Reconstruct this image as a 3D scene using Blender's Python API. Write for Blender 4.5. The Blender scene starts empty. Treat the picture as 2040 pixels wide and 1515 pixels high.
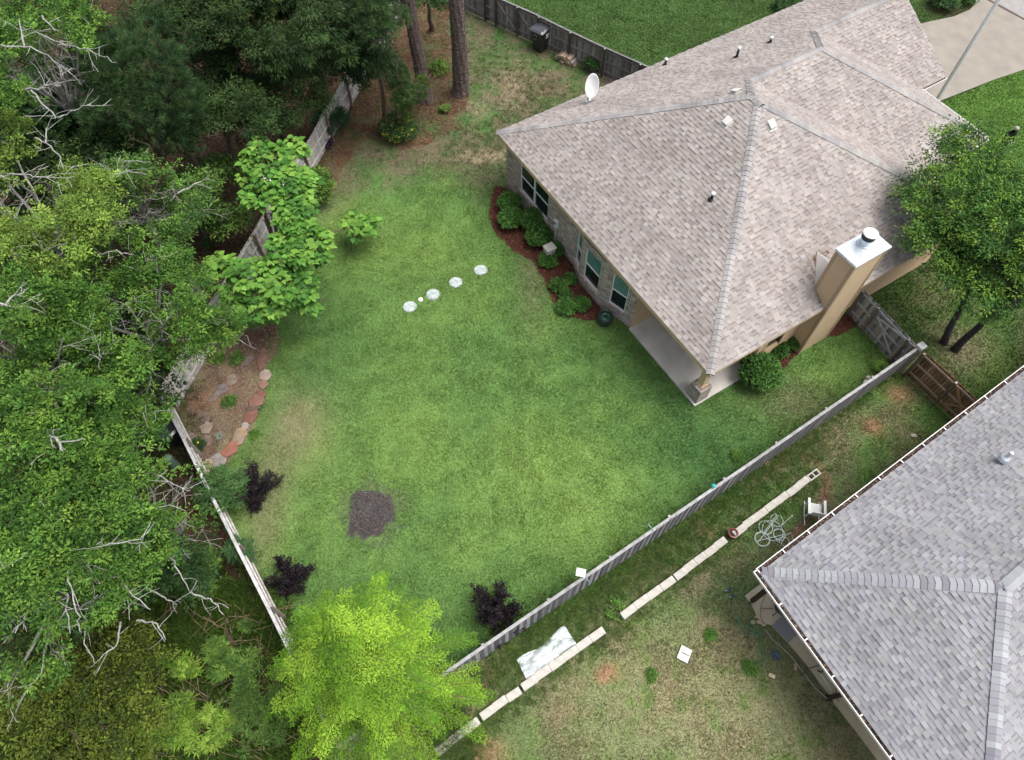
import bpy, bmesh, math, random
import numpy as np
from mathutils import Vector
S = bpy.context.scene
R = math.radians
# ------------------------------------------------------------------ camera
CAM_H = 24.0; FPX = 1414.0; PITCH = R(60)
cam_d = bpy.data.cameras.new('camera'); cam = bpy.data.objects.new('camera', cam_d)
S.collection.objects.link(cam); S.camera = cam
cam.location = (0, 0, CAM_H); cam.rotation_euler = (R(90) - PITCH, 0, 0)
cam_d.sensor_width = 36.0; cam_d.lens = 36.0 * FPX / 2040.0
cam_d.clip_start = 0.1; cam_d.clip_end = 2000
# ------------------------------------------------------------------ light
SUN_DIR = Vector((0.99 * math.cos(R(67)), -0.04 * math.cos(R(67)), math.sin(R(67)))).normalized()
sun_d = bpy.data.lights.new('sun', 'SUN'); sun = bpy.data.objects.new('sun', sun_d)
S.collection.objects.link(sun); sun.location = (0, 0, 60)
sun_d.energy = 1.3; sun_d.angle = R(42); sun_d.color = (1.0, 0.965, 0.92)
sun.rotation_euler = SUN_DIR.to_track_quat('Z', 'Y').to_euler()
W = bpy.data.worlds.new('World'); S.world = W; W.use_nodes = True
wn = W.node_tree.nodes; wl = W.node_tree.links; wn.clear()
sky = wn.new('ShaderNodeTexSky'); sky.sky_type = 'NISHITA'; sky.sun_disc = False
sky.sun_elevation = R(67); sky.sun_rotation = math.atan2(SUN_DIR.x, SUN_DIR.y)
sky.dust_density = 5.0; sky.ozone_density = 0.6; sky.air_density = 0.7
bg = wn.new('ShaderNodeBackground'); bg.inputs['Strength'].default_value = 0.15
wo = wn.new('ShaderNodeOutputWorld')
hs = wn.new('ShaderNodeHueSaturation'); hs.inputs['Saturation'].default_value = .45; wl.new(sky.outputs[0], hs.inputs['Color']); wl.new(hs.outputs[0], bg.inputs[0]); wl.new(bg.outputs[0], wo.inputs[0])
S.view_settings.view_transform = 'Standard'; S.view_settings.look = 'None'
S.view_settings.exposure = 0.74; S.view_settings.gamma = 1
S.view_settings.use_curve_mapping = False

# ------------------------------------------------------------------ helpers
def G(u, v, z=0.0):
    """world x, y of a picture position at height z (used once, to lay out the plan)"""
    t = PITCH; a = (u - 1020) / FPX; b = (757.5 - v) / FPX
    y = b * math.sin(t) + math.cos(t); dz = b * math.cos(t) - math.sin(t)
    k = (CAM_H - z) / (-dz)
    return (a * k, y * k)
def P3(u, v, z=0.0):
    x, y = G(u, v, z); return Vector((x, y, z))

def link(o, parent=None):
    S.collection.objects.link(o)
    if parent is not None: o.parent = parent
    return o
def org(o):
    v = Vector((0, 0, 0))
    while o is not None: v = v + o.location; o = o.parent
    return v
def tag(o, label=None, cat=None, group=None, kind=None):
    if label: o['label'] = label
    if cat: o['category'] = cat
    if group: o['group'] = group
    if kind: o['kind'] = kind
    return o
def thing(name, loc, label, cat, group=None):
    o = bpy.data.objects.new(name, None); o.location = loc; o.empty_display_size = .3
    link(o); return tag(o, label, cat, group)
class MB:
    def __init__(s): s.v = []; s.f = []; s.c = []; s.uv = {}
    def vert(s, p, c=(1, 1, 1)): s.v.append(tuple(p)); s.c.append(tuple(c)); return len(s.v) - 1
    def face(s, pts, c=(1, 1, 1), uv=None):
        i = [s.vert(p, c) for p in pts]; s.f.append(i)
        if uv: s.uv[len(s.f) - 1] = uv
    def box(s, o, ax, ay, az, c=(1, 1, 1)):
        """o corner; ax, ay, az edge vectors"""
        o = Vector(o); ax = Vector(ax); ay = Vector(ay); az = Vector(az)
        p = [o, o + ax, o + ax + ay, o + ay]; q = [k + az for k in p]
        if ax.cross(ay).dot(az) < 0: p.reverse(); q.reverse()
        i = [s.vert(k, c) for k in p + q]
        for f in ((3, 2, 1, 0), (4, 5, 6, 7), (0, 1, 5, 4), (1, 2, 6, 5), (2, 3, 7, 6), (3, 0, 4, 7)):
            s.f.append([i[k] for k in f])
    def cbox(s, cx, cy, cz, sx, sy, sz, rot=0, c=(1, 1, 1)):
        ca, sa = math.cos(rot), math.sin(rot)
        ax = Vector((ca * sx, sa * sx, 0)); ay = Vector((-sa * sy, ca * sy, 0)); az = Vector((0, 0, sz))
        s.box(Vector((cx, cy, cz)) - ax / 2 - ay / 2 - az / 2, ax, ay, az, c)
    def bar(s, p, q, w, h, up=(0, 0, 1), c=(1, 1, 1)):
        p = Vector(p); q = Vector(q); d = q - p
        sd = d.cross(Vector(up)).normalized(); u = sd.cross(d).normalized()
        s.box(p - sd * w / 2 - u * h / 2, sd * w, u * h, d, c)
    def tube(s, pts, rad, n=6, c=(1, 1, 1), cap=True):
        pts = [Vector(p) for p in pts]
        if not hasattr(rad, '__len__'): rad = [rad] * len(pts)
        rings = []; pu = None
        for k, p in enumerate(pts):
            d = (pts[min(k + 1, len(pts) - 1)] - pts[max(k - 1, 0)])
            if d.length < 1e-6: d = Vector((0, 0, 1))
            d.normalize()
            ref = pu if pu is not None else (Vector((1, 0, 0)) if abs(d.z) > .8 else Vector((0, 0, 1)))
            u = (ref - d * ref.dot(d))
            if u.length < 1e-4: u = d.orthogonal()
            u.normalize(); w = d.cross(u); pu = u
            rings.append([s.vert(p + (u * math.cos(a) + w * math.sin(a)) * rad[k], c) for a in [2 * math.pi * j / n for j in range(n)]])
        for k in range(len(rings) - 1):
            for j in range(n):
                s.f.append([rings[k][j], rings[k][(j + 1) % n], rings[k + 1][(j + 1) % n], rings[k + 1][j]])
        if cap:
            s.f.append(rings[0][::-1]); s.f.append(rings[-1])
    def lathe(s, ctr, prof, n=16, c=(1, 1, 1)):
        ctr = Vector(ctr); rings = []
        for r, z in prof:
            rings.append([s.vert(ctr + Vector((r * math.cos(2 * math.pi * j / n), r * math.sin(2 * math.pi * j / n), z)), c) for j in range(n)])
        for k in range(len(rings) - 1):
            for j in range(n):
                s.f.append([rings[k][j], rings[k][(j + 1) % n], rings[k + 1][(j + 1) % n], rings[k + 1][j]])
        s.f.append(rings[0][::-1]); s.f.append(rings[-1])
    def ball(s, ctr, r, n=8, sc=(1, 1, 1), c=(1, 1, 1), jit=0, rng=None):
        prof = []
        base = len(s.v)
        s.lathe((0, 0, 0), [(max(.02, math.sin(math.pi * k / n)) * r, -math.cos(math.pi * k / n) * r) for k in range(n + 1)], n + 4, c)
        for i in range(base, len(s.v)):
            q = 1 + (rng.uniform(-jit, jit) if jit else 0)
            x, y, z = s.v[i]; s.v[i] = (ctr[0] + x * sc[0] * q, ctr[1] + y * sc[1] * q, ctr[2] + z * sc[2] * q)
    def build(s, name, m, parent=None, smooth=False, world=True, bevel=0):
        me = bpy.data.meshes.new(name); o = bpy.data.objects.new(name, me)
        v = s.v
        if parent is not None and world:
            g = org(parent); v = [(a - g.x, b - g.y, c - g.z) for a, b, c in v]
        elif parent is None and world and v:
            xs = [k[0] for k in v]; ys = [k[1] for k in v]; zs = [k[2] for k in v]
            g = Vector(((min(xs) + max(xs)) / 2, (min(ys) + max(ys)) / 2, min(zs)))
            o.location = g; v = [(a - g.x, b - g.y, c - g.z) for a, b, c in v]
        me.from_pydata(v, [], s.f)
        at = me.attributes.new('col', 'FLOAT_COLOR', 'POINT')
        arr = np.ones((len(v), 4), 'f4'); arr[:, :3] = np.array(s.c, 'f4').reshape(-1, 3)
        at.data.foreach_set('color', arr.ravel())
        if s.uv:
            ul = me.uv_layers.new(name='UVMap')
            for fi, uv in s.uv.items():
                for li, k in zip(me.polygons[fi].loop_indices, uv): ul.data[li].uv = k
        if smooth: me.polygons.foreach_set('use_smooth', [True] * len(me.polygons))
        me.materials.append(m); me.update()
        link(o, parent)
        if bevel:
            b = o.modifiers.new('bevel', 'BEVEL'); b.width = bevel; b.segments = 2; b.limit_method = 'ANGLE'
        return o

def quick(name, V, Q, C, m, parent=None):
    """numpy mesh: V (n,3) world, Q (m,k) polygon indices, C (n,3) colours"""
    me = bpy.data.meshes.new(name); o = bpy.data.objects.new(name, me)
    if parent is not None: g = np.array(org(parent))
    else:
        g = np.array([(V[:, 0].min() + V[:, 0].max()) / 2, (V[:, 1].min() + V[:, 1].max()) / 2, V[:, 2].min()]); o.location = g
    V = (V - g).astype('f4'); n = len(V); m_, k = Q.shape
    me.vertices.add(n); me.vertices.foreach_set('co', V.ravel())
    me.loops.add(m_ * k); me.loops.foreach_set('vertex_index', Q.astype('i4').ravel())
    me.polygons.add(m_); me.polygons.foreach_set('loop_start', np.arange(0, m_ * k, k, dtype='i4'))
    at = me.attributes.new('col', 'FLOAT_COLOR', 'POINT')
    arr = np.ones((n, 4), 'f4'); arr[:, :3] = C; at.data.foreach_set('color', arr.ravel())
    me.materials.append(m); me.update(calc_edges=True); me.validate()
    return link(o, parent)

# ------------------------------------------------------------------ materials
def pmat(name, col=(1, 1, 1), rough=.85, var=.15, scale=6, attr=True, bump=0, metal=0, spec=.3, stretch=None, trans=0, bscale=None, col2=None, detail=6):
    m = bpy.data.materials.new(name); m.use_nodes = True; nt = m.node_tree; N = nt.nodes; Lk = nt.links
    b = N['Principled BSDF']; out = N['Material Output']
    b.inputs['Roughness'].default_value = rough; b.inputs['Metallic'].default_value = metal
    b.inputs['Specular IOR Level'].default_value = spec
    tc = N.new('ShaderNodeTexCoord'); mp = N.new('ShaderNodeMapping'); Lk.new(tc.outputs['Object'], mp.inputs[0])
    if stretch: mp.inputs['Scale'].default_value = stretch
    nz = N.new('ShaderNodeTexNoise'); nz.inputs['Scale'].default_value = scale; nz.inputs['Detail'].default_value = detail
    Lk.new(mp.outputs[0], nz.inputs['Vector'])
    rp = N.new('ShaderNodeMapRange'); rp.inputs['From Min'].default_value = .3; rp.inputs['From Max'].default_value = .7
    rp.inputs['To Min'].default_value = 1 - var; rp.inputs['To Max'].default_value = 1 + var
    Lk.new(nz.outputs['Fac'], rp.inputs['Value'])
    if col2:
        cm = N.new('ShaderNodeMix'); cm.data_type = 'RGBA'; Lk.new(nz.outputs['Fac'], cm.inputs['Factor'])
        cm.inputs['A'].default_value = (*col, 1); cm.inputs['B'].default_value = (*col2, 1); csrc = cm.outputs['Result']
    else: csrc = None
    vm = N.new('ShaderNodeVectorMath'); vm.operation = 'SCALE'; Lk.new(rp.outputs[0], vm.inputs['Scale'])
    if csrc: Lk.new(csrc, vm.inputs[0])
    else: vm.inputs[0].default_value = col
    res = vm.outputs[0]
    if attr:
        a = N.new('ShaderNodeAttribute'); a.attribute_name = 'col'
        vv = N.new('ShaderNodeVectorMath'); vv.operation = 'MULTIPLY'
        Lk.new(a.outputs['Color'], vv.inputs[0]); Lk.new(res, vv.inputs[1]); res = vv.outputs[0]
    Lk.new(res, b.inputs['Base Color'])
    if bump:
        bp = N.new('ShaderNodeBump'); bp.inputs['Strength'].default_value = 1; bp.inputs['Distance'].default_value = bump
        if bscale:
            n2 = N.new('ShaderNodeTexNoise'); n2.inputs['Scale'].default_value = bscale; n2.inputs['Detail'].default_value = 4
            Lk.new(mp.outputs[0], n2.inputs['Vector']); Lk.new(n2.outputs['Fac'], bp.inputs['Height'])
        else: Lk.new(nz.outputs['Fac'], bp.inputs['Height'])
        Lk.new(bp.outputs[0], b.inputs['Normal'])
    if trans:
        t = N.new('ShaderNodeBsdfTranslucent'); Lk.new(res, t.inputs['Color'])
        mx = N.new('ShaderNodeMixShader'); mx.inputs[0].default_value = trans
        Lk.new(b.outputs[0], mx.inputs[1]); Lk.new(t.outputs[0], mx.inputs[2]); Lk.new(mx.outputs[0], out.inputs['Surface'])
    return m
M = {}
M['leaf'] = pmat('leaf', rough=.6, var=.14, scale=3, trans=.22, spec=.15)
M['needle'] = pmat('needle', rough=.6, var=.12, scale=3, trans=.18, spec=.12)
M['grass'] = pmat('grass_blades', rough=.7, var=.18, scale=4, trans=.25, spec=.2)
M['ground'] = pmat('ground', rough=.95, var=.22, scale=14, bump=.03, spec=.1, bscale=30)
M['bark_pine'] = pmat('pine_bark', (.20, .15, .135), .95, .6, 9, bump=.06, stretch=(1, 1, .28))
M['bark_grey'] = pmat('pale_bark', (.27, .26, .24), .9, .45, 12, bump=.01, stretch=(1, 1, .4))
M['bark_dark'] = pmat('dark_bark', (.055, .05, .055), .9, .4, 9, bump=.03, stretch=(1, 1, .3))
M['bark_brown'] = pmat('brown_bark', (.13, .09, .07), .9, .4, 9, bump=.02)
M['shingle'] = pmat('asphalt_shingle', rough=.95, var=.13, scale=.8, spec=.1, detail=10)
M['beige'] = pmat('beige_siding_paint', (.64, .485, .31), .7, .04, 2, spec=.25)
M['trim'] = pmat('tan_trim_paint', (.42, .315, .20), .7, .05, 2, spec=.25)
M['white'] = pmat('white_paint', (.78, .78, .77), .5, .04, 3, spec=.4)
M['concrete'] = pmat('concrete', (.52, .50, .46), .9, .16, 1.3, bump=.003, bscale=40, detail=10)
M['aggregate'] = pmat('exposed_aggregate', (.27, .245, .21), .95, .12, 1.2, bump=.004, bscale=60, detail=12)
M['street'] = pmat('street_concrete', (.30, .29, .28), .95, .12, 3)
M['wood'] = pmat('weathered_wood', (1, 1, 1), .95, .35, 5, bump=.004, stretch=(5, 5, .5), detail=10)
M['wood_h'] = pmat('weathered_rail_wood', (1, 1, 1), .95, .25, 6, bump=.003, detail=8)
M['metal'] = pmat('galvanized_sheet', (.62, .68, .72), .35, .1, 4, metal=.55, spec=.5)
M['dark_metal'] = pmat('dark_metal', (.03, .03, .033), .45, .2, 8, metal=.3)
M['glass'] = pmat('dark_window_screen', (.012, .018, .022), .12, .2, 3, spec=.6)
M['glass_teal'] = pmat('window_glass_reflecting', (.10, .22, .22), .1, .15, 2, spec=.7)
M['plastic_black'] = pmat('black_plastic', (.018, .019, .022), .35, .2, 6, spec=.5)
M['plain'] = pmat('tinted_paint', (1, 1, 1), .7, .06, 5, spec=.3)
M['gloss'] = pmat('tinted_gloss', (1, 1, 1), .3, .06, 5, spec=.5)
M['stone'] = pmat('flagstone', (1, 1, 1), .9, .25, 5, bump=.01)
M['block'] = pmat('concrete_block', (.50, .48, .43), .95, .16, 5, bump=.004, bscale=50)
M['skin'] = pmat('skin', (.50, .28, .20), .6, .06, 8)
M['cloth'] = pmat('cloth', (1, 1, 1), .85, .12, 20)
M['litter'] = pmat('leaf_litter', (1, 1, 1), .95, .3, 20)
def brick_mat(name, cols, mortar, bw=.20, bh=.068, ms=.011):
    m = bpy.data.materials.new(name); m.use_nodes = True; nt = m.node_tree; N = nt.nodes; Lk = nt.links
    b = N['Principled BSDF']; b.inputs['Roughness'].default_value = .92; b.inputs['Specular IOR Level'].default_value = .15
    uv = N.new('ShaderNodeUVMap'); br = N.new('ShaderNodeTexBrick')
    br.inputs['Scale'].default_value = 1; br.inputs['Brick Width'].default_value = bw; br.inputs['Row Height'].default_value = bh
    br.inputs['Mortar Size'].default_value = ms; br.inputs['Color1'].default_value = (*cols[0], 1); br.inputs['Color2'].default_value = (*cols[1], 1)
    br.inputs['Mortar'].default_value = (*mortar, 1); br.inputs['Mortar Smooth'].default_value = .3
    nz = N.new('ShaderNodeTexNoise'); nz.inputs['Scale'].default_value = 4.5; nz.inputs['Detail'].default_value = 2
    wn_ = N.new('ShaderNodeTexWhiteNoise'); sn = N.new('ShaderNodeVectorMath'); sn.operation = 'SNAP'; sn.inputs[1].default_value = (bw, bh, 1)
    Lk.new(uv.outputs[0], br.inputs['Vector']); Lk.new(uv.outputs[0], nz.inputs['Vector'])
    Lk.new(uv.outputs[0], sn.inputs[0]); Lk.new(sn.outputs[0], wn_.inputs['Vector'])
    mr = N.new('ShaderNodeMapRange'); mr.inputs['To Min'].default_value = .62; mr.inputs['To Max'].default_value = 1.35
    Lk.new(wn_.outputs['Value'], mr.inputs['Value'])
    vm = N.new('ShaderNodeVectorMath'); vm.operation = 'SCALE'; Lk.new(br.outputs['Color'], vm.inputs[0]); Lk.new(mr.outputs[0], vm.inputs['Scale'])
    Lk.new(vm.outputs[0], b.inputs['Base Color'])
    bp = N.new('ShaderNodeBump'); bp.inputs['Distance'].default_value = .008; bp.invert = True
    Lk.new(br.outputs['Fac'], bp.inputs['Height']); Lk.new(bp.outputs[0], b.inputs['Normal'])
    return m
M['brick'] = brick_mat('grey_tan_brick', ((.27, .205, .18), (.36, .30, .27)), (.62, .57, .53))
def siding_mat():
    m = pmat('lap_siding', (.58, .43, .27), .7, .04, 2, spec=.25); nt = m.node_tree; N = nt.nodes; Lk = nt.links
    b = N['Principled BSDF']; uv = N.new('ShaderNodeUVMap'); sx = N.new('ShaderNodeSeparateXYZ'); Lk.new(uv.outputs[0], sx.inputs[0])
    mt = N.new('ShaderNodeMath'); mt.operation = 'DIVIDE'; mt.inputs[1].default_value = .16; Lk.new(sx.outputs['Y'], mt.inputs[0])
    fr = N.new('ShaderNodeMath'); fr.operation = 'FRACT'; Lk.new(mt.outputs[0], fr.inputs[0])
    bp = N.new('ShaderNodeBump'); bp.inputs['Distance'].default_value = .05; bp.inputs['Strength'].default_value = 1; bp.invert = True
    Lk.new(fr.outputs[0], bp.inputs['Height']); Lk.new(bp.outputs[0], b.inputs['Normal'])
    return m
M['siding'] = siding_mat()

# ------------------------------------------------------------------ noise
_t = np.random.RandomState(7).rand(256, 256)
def vn(x, y, s, seed=0):
    x = np.asarray(x) / s + seed * 17.3; y = np.asarray(y) / s + seed * 9.1
    xi = np.floor(x).astype(int); yi = np.floor(y).astype(int); fx = x - xi; fy = y - yi
    fx = fx * fx * (3 - 2 * fx); fy = fy * fy * (3 - 2 * fy)
    a = _t[xi % 256, yi % 256]; b = _t[(xi + 1) % 256, yi % 256]; c = _t[xi % 256, (yi + 1) % 256]; d = _t[(xi + 1) % 256, (yi + 1) % 256]
    return (a * (1 - fx) + b * fx) * (1 - fy) + (c * (1 - fx) + d * fx) * fy
def fbm(x, y, s, seed=0, o=4):
    r = 0; w = 0; k = 1.0
    for i in range(o): r = r + k * vn(x, y, s / 2 ** i, seed + i * 3); w += k; k *= .55
    return r / w
def noise3(p, s, seed=0):
    return (vn(p[:, 0], p[:, 1], s, seed) + vn(p[:, 1], p[:, 2], s, seed + 2) + vn(p[:, 0], p[:, 2], s, seed + 5)) / 3

# ------------------------------------------------------------------ ground
def inpoly(x, y, poly):
    r = np.zeros(x.shape, bool); n = len(poly); j = n - 1
    for i in range(n):
        xi, yi = poly[i]; xj, yj = poly[j]
        c = ((yi > y) != (yj > y))
        with np.errstate(divide='ignore', invalid='ignore'):
            r ^= c & (x < (xj - xi) * (y - yi) / ((yj - yi) if yj != yi else 1e-9) + xi)
        j = i
    return r
def pp(*pts): return [G(u, v) for u, v in pts]
LAWN_L = np.array((.185, .29, .075)); LAWN = np.array((.115, .215, .060)); LAWN_D = np.array((.070, .155, .048))
DRY = np.array((.30, .25, .165)); MULCH = np.array((.075, .03, .02)); REDSOIL = np.array((.34, .19, .12))
STRAW = np.array((.135, .062, .038)); FLOOR = np.array((.05, .03, .019)); SOIL = np.array((.075, .066, .065)); FARL = np.array((.060, .112, .032))
YARD = pp((690, 150), (680, -80), (985, -80), (1012, 12), (1140, 108), (1290, 205), (1500, 300), (1720, 640), (1815, 728), (1640, 838), (1280, 1098), (905, 1352), (675, 1500), (560, 1262), (424, 1012), (330, 800), (500, 520), (600, 330))
NB = pp((1812, 735), (1950, 845), (2300, 1100), (2300, 1800), (500, 1800), (675, 1500), (905, 1352), (1280, 1098), (1640, 838))
FAR = pp((975, -80), (1005, 6), (1140, 100), (1290, 200), (1500, 350), (2400, 250), (2600, -300), (900, -300))
SIDE = pp((1690, 560), (1700, 620), (1800, 735), (1900, 840), (1990, 900), (2400, 1200), (2400, 400), (1850, 400), (1500, 300))
FRONT = pp((1850, 215), (2040, 135), (2500, 60), (2600, 500), (1850, 450), (1800, 300))
BEDA = pp((972, 420), (985, 372), (1003, 372), (1140, 528), (1152, 562), (1191, 609), (1200, 634), (1165, 640), (1120, 628), (1098, 590), (1085, 560), (1060, 520), (1020, 498), (985, 462))
BEDB = pp((1500, 728), (1575, 678), (1592, 702), (1560, 738), (1520, 765)); BEDC = pp((1646, 672), (1690, 622), (1706, 648), (1670, 668))
BEDG = pp((432, 630), (500, 655), (545, 645), (562, 680), (530, 735), (520, 790), (500, 860), (470, 905), (440, 935), (408, 940), (352, 815), (390, 740))
def mixc(C, mask, col):
    m = np.clip(mask, 0, 1)[..., None]; return C * (1 - m) + np.asarray(col) * m
def ell(x, y, u, v, r, rv=None, pw=2.0):
    cx, cy = G(u, v); ex, ey = G(u + r, v); qx, qy = G(u, v + (rv or r))
    a = abs(ex - cx) + 1e-6; b = abs(qy - cy) + 1e-6
    return np.exp(-(((x - cx) / a) ** 2 + ((y - cy) / b) ** 2) ** (pw / 2))
def trail(x, y, pts, w):
    P = [G(u, v) for u, v in pts]; d = np.full(x.shape, 1e9)
    for (ax, ay), (bx, by) in zip(P[:-1], P[1:]):
        L = (bx - ax) ** 2 + (by - ay) ** 2 + 1e-9; t = np.clip(((x - ax) * (bx - ax) + (y - ay) * (by - ay)) / L, 0, 1)
        d = np.minimum(d, np.hypot(x - ax - t * (bx - ax), y - ay - t * (by - ay)))
    return np.exp(-(d / w) ** 2)
PAINT = [(958, 539), (908, 563), (863, 587), (817, 612)]
def ground_fields(x, y):
    """surface colour and grass density of the plan"""
    wx = x + (fbm(x, y, .9, 1) - .5) * .55; wy = y + (fbm(x, y, .9, 4) - .5) * .55
    n1 = fbm(x, y, 5.5, 2); n2 = fbm(x, y, 1.6, 3); n3 = fbm(x, y, .5, 5, 3); n4 = fbm(x, y, 2.8, 11)
    C = np.zeros(x.shape + (3,)) + FLOOR; D = np.zeros(x.shape) + .12
    C = mixc(C, (n2 - .42) * 2.2, (.045, .06, .02)); C = mixc(C, (n4 - .5) * 4, (.085, .05, .03))
    C = C * (.75 + .6 * n3)[..., None]
    def lawn(k1=0.0):
        L = np.zeros(x.shape + (3,)) + LAWN
        L = mixc(L, (n1 - .50 + k1) * 2.2, LAWN_L); L = mixc(L, (.47 - n1 - k1) * 2.2, LAWN_D)
        L = mixc(L, (n4 - .54) * 1.4, LAWN_L * .92)
        L = mixc(L, (n2 - .55) * 1.5, LAWN_L * 1.05); return L * (.82 + .36 * n3)[..., None]
    far = inpoly(wx, wy, FAR); side = inpoly(wx, wy, SIDE); front = inpoly(x, y, FRONT); nb = inpoly(x, y, NB); yard = inpoly(x, y, YARD)
    L0 = lawn()
    LF = FARL * (.8 + .5 * n2)[..., None]
    C = np.where(far[..., None], LF, C); D = np.where(far, .9, D)
    s_ = mixc(L0 * .62, (n2 - .5) * 2.2, DRY * .7)
    s_ = mixc(s_, .9 * ell(x, y, 1925, 700, 55, 45), DRY * .8); s_ = mixc(s_, .8 * ell(x, y, 2000, 760, 60, 60), LAWN_L * .8)
    C = np.where(side[..., None], s_, C); D = np.where(side, .8, D)
    C = np.where(front[..., None], (.098, .19, .04) * (.8 + .4 * n2)[..., None], C); D = np.where(front, .95, D)
    # neighbour's patchy grass
    q = mixc(L0 * .80, .12 + (n2 - .42) * 2.2, DRY * .92)
    dz = ell(x, y, 1450, 1400, 420, 230); q = mixc(q, dz * (.72 + .9 * (n4 - .3)), (.29, .27, .155))
    q = mixc(q, (n3 - .55) * 2.5 * (.4 + dz), LAWN_L * .7)
    q = mixc(q, .9 * trail(x, y, [(905, 1400), (945, 1385), (975, 1340)], .28) * (n3 + .35), (.22, .13, .09))
    q = mixc(q, .9 * trail(x, y, [(1530, 930), (1580, 905), (1630, 920), (1648, 960), (1640, 1000)], .2) * (n3 + .45), (.26, .17, .11))
    q = mixc(q, .8 * trail(x, y, [(1560, 910), (1545, 935), (1500, 960)], .25) * (n3 + .3), (.26, .16, .11))
    q = mixc(q, .9 * trail(x, y, [(1620, 1030), (1600, 1048), (1578, 1070)], .14) * (n3 + .45), (.34, .22, .15))
    for u, v, r in ((1212, 1338, 22), (1200, 1350, 14), (960, 1500, 45), (1790, 785, 25), (1740, 850, 22), (1395, 1055, 22), (1400, 1010, 14)): q = mixc(q, .8 * ell(x, y, u, v, r, r * .8), REDSOIL * (.75 + .5 * n3[..., None]))
    q = mixc(q, .8 * ell(x, y, 1440, 1180, 60, 50) * (n3 + .2), LAWN_D * 1.1)
    C = np.where(nb[..., None], q, C); D = np.where(nb, .55 + .4 * (n2 > .5), D)
    # the fenced lawn
    k = .20 * ell(x, y, 1120, 900, 170, 120) + .22 * ell(x, y, 1110, 1060, 120, 100) + .16 * ell(x, y, 880, 900, 220, 60) - .16 * ell(x, y, 960, 900, 60, 120) \
        + .2 * ell(x, y, 620, 900, 60, 100) - .34 * ell(x, y, 1350, 830, 170, 150) - .22 * ell(x, y, 950, 1190, 100, 70) - .16 * ell(x, y, 1200, 680, 150, 60) + .14 * ell(x, y, 740, 700, 60, 120) + .12 * ell(x, y, 1330, 1000, 80, 60)  # strongest dark ellipse: the house's soft shadow painted into the lawn colour
    Y = lawn(k)
    Y = Y * (1 + .25 * ell(x, y, 760, 380, 120, 60))[..., None]
    up = 1 / (1 + np.exp(-(y - (G(900, 345)[1] + (n4 - .5) * 5 - .06 * (x + 2) ** 2 * (x < -2))) * 1.6))
    dm = up * np.clip(.62 + 1.9 * (n2 - .5) + 1.3 * (n3 - .5), 0, 1)
    Y = mixc(Y, up * .45, LAWN_D * .9)
    Y = mixc(Y, dm, DRY * .62)
    Y = mixc(Y, .9 * ell(x, y, 1020, 160, 38, 48) * (n3 + .35), DRY * 1.05); Y = mixc(Y, .95 * ell(x, y, 965, 310, 55, 14, 3) * (n3 + .45), DRY * 1.25)
    Y = mixc(Y, .7 * ell(x, y, 660, 330, 50, 60), DRY * .7); Y = mixc(Y, .8 * ell(x, y, 945, 215, 26, 14) * (n3 + .35), DRY * 1.2)
    st = inpoly(wx, wy, pp((600, 350), (620, 300), (690, 130), (700, -60), (900, -60), (890, 100), (935, 200), (900, 235), (850, 290), (800, 300), (735, 260), (690, 330), (650, 400)))
    Y = np.where(st[..., None], mixc(Y, .45 + 1.1 * (n2 - .35) + .8 * (n3 - .5), STRAW), Y)
    Y = mixc(Y, .55 * ell(x, y, 860, 90, 30, 120), LAWN_D * .8); Y = mixc(Y, .6 * ell(x, y, 1190, 240, 90, 40), LAWN_D)
    Y = mixc(Y, .75 * ell(x, y, 585, 850, 70, 80) * (n2 + .25), DRY * .9); Y = mixc(Y, .8 * ell(x, y, 530, 1000, 40, 110) * (n2 + .3), DRY * .85)
    Y = mixc(Y, .75 * ell(x, y, 1580, 800, 90, 45) * (n2 + .2), DRY * .55); Y = mixc(Y, .5 * ell(x, y, 1060, 560, 30, 90) * (n3 + .3), DRY * .8)
    Y = mixc(Y, .5 * ell(x, y, 960, 1300, 70, 50), LAWN_D * .8)
    for b, c in ((BEDA, MULCH), (BEDB, MULCH * .9), (BEDC, MULCH * .7)):
        Y = np.where(inpoly(wx * .5 + x * .5, wy * .5 + y * .5, b)[..., None], c * (.6 + .9 * n3)[..., None], Y)
    g = inpoly(wx, wy, BEDG); gg = mixc(np.zeros(x.shape + (3,)) + np.array((.19, .13, .095)), (n3 - .45) * 4, (.25, .21, .13))
    gg = mixc(gg, ell(x, y, 520, 670, 55, 30), (.11, .06, .045)); gg = mixc(gg, .8 * trail(x, y, [(400, 800), (430, 790), (455, 765)], .4), REDSOIL)
    gg = mixc(gg, (n2 - .55) * 4, (.13, .15, .06)); Y = np.where(g[..., None], gg, Y)
    sx_, sy_ = G(740, 1020); sd = np.hypot(x - sx_, y - sy_) / .88 + (n3 - .5) * 1.0 + (n4 - .5) * .3
    Y = mixc(Y, np.clip((1.06 - sd) * 9, 0, 1), SOIL * (.6 + .8 * n3)[..., None])
    Y = mixc(Y, np.clip((1.9 - sd) * 1.0, 0, .38) * (n3 > .5), SOIL * 1.3)
    C = np.where(yard[..., None], Y, C)
    bare = (inpoly(x, y, BEDA) | inpoly(x, y, BEDB) | inpoly(x, y, BEDC))
    D = np.where(yard, 1 - .45 * up, D); D = np.where(yard & st, .35, D); D = np.where(yard & g, .18, D); D = np.where(bare, 0.0, D)
    D = np.where(yard & (sd < 1.0), .03, D)
    pm = np.zeros(x.shape)
    for u, v in PAINT:
        cx, cy = G(u, v); r = np.hypot(x - cx, (y - cy) * .95)
        pm = np.maximum(pm, np.clip((.27 - r + (n3 - .5) * .12) * 14, 0, 1))
    C = mixc(C, pm * .9, (.74, .80, .80))
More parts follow.
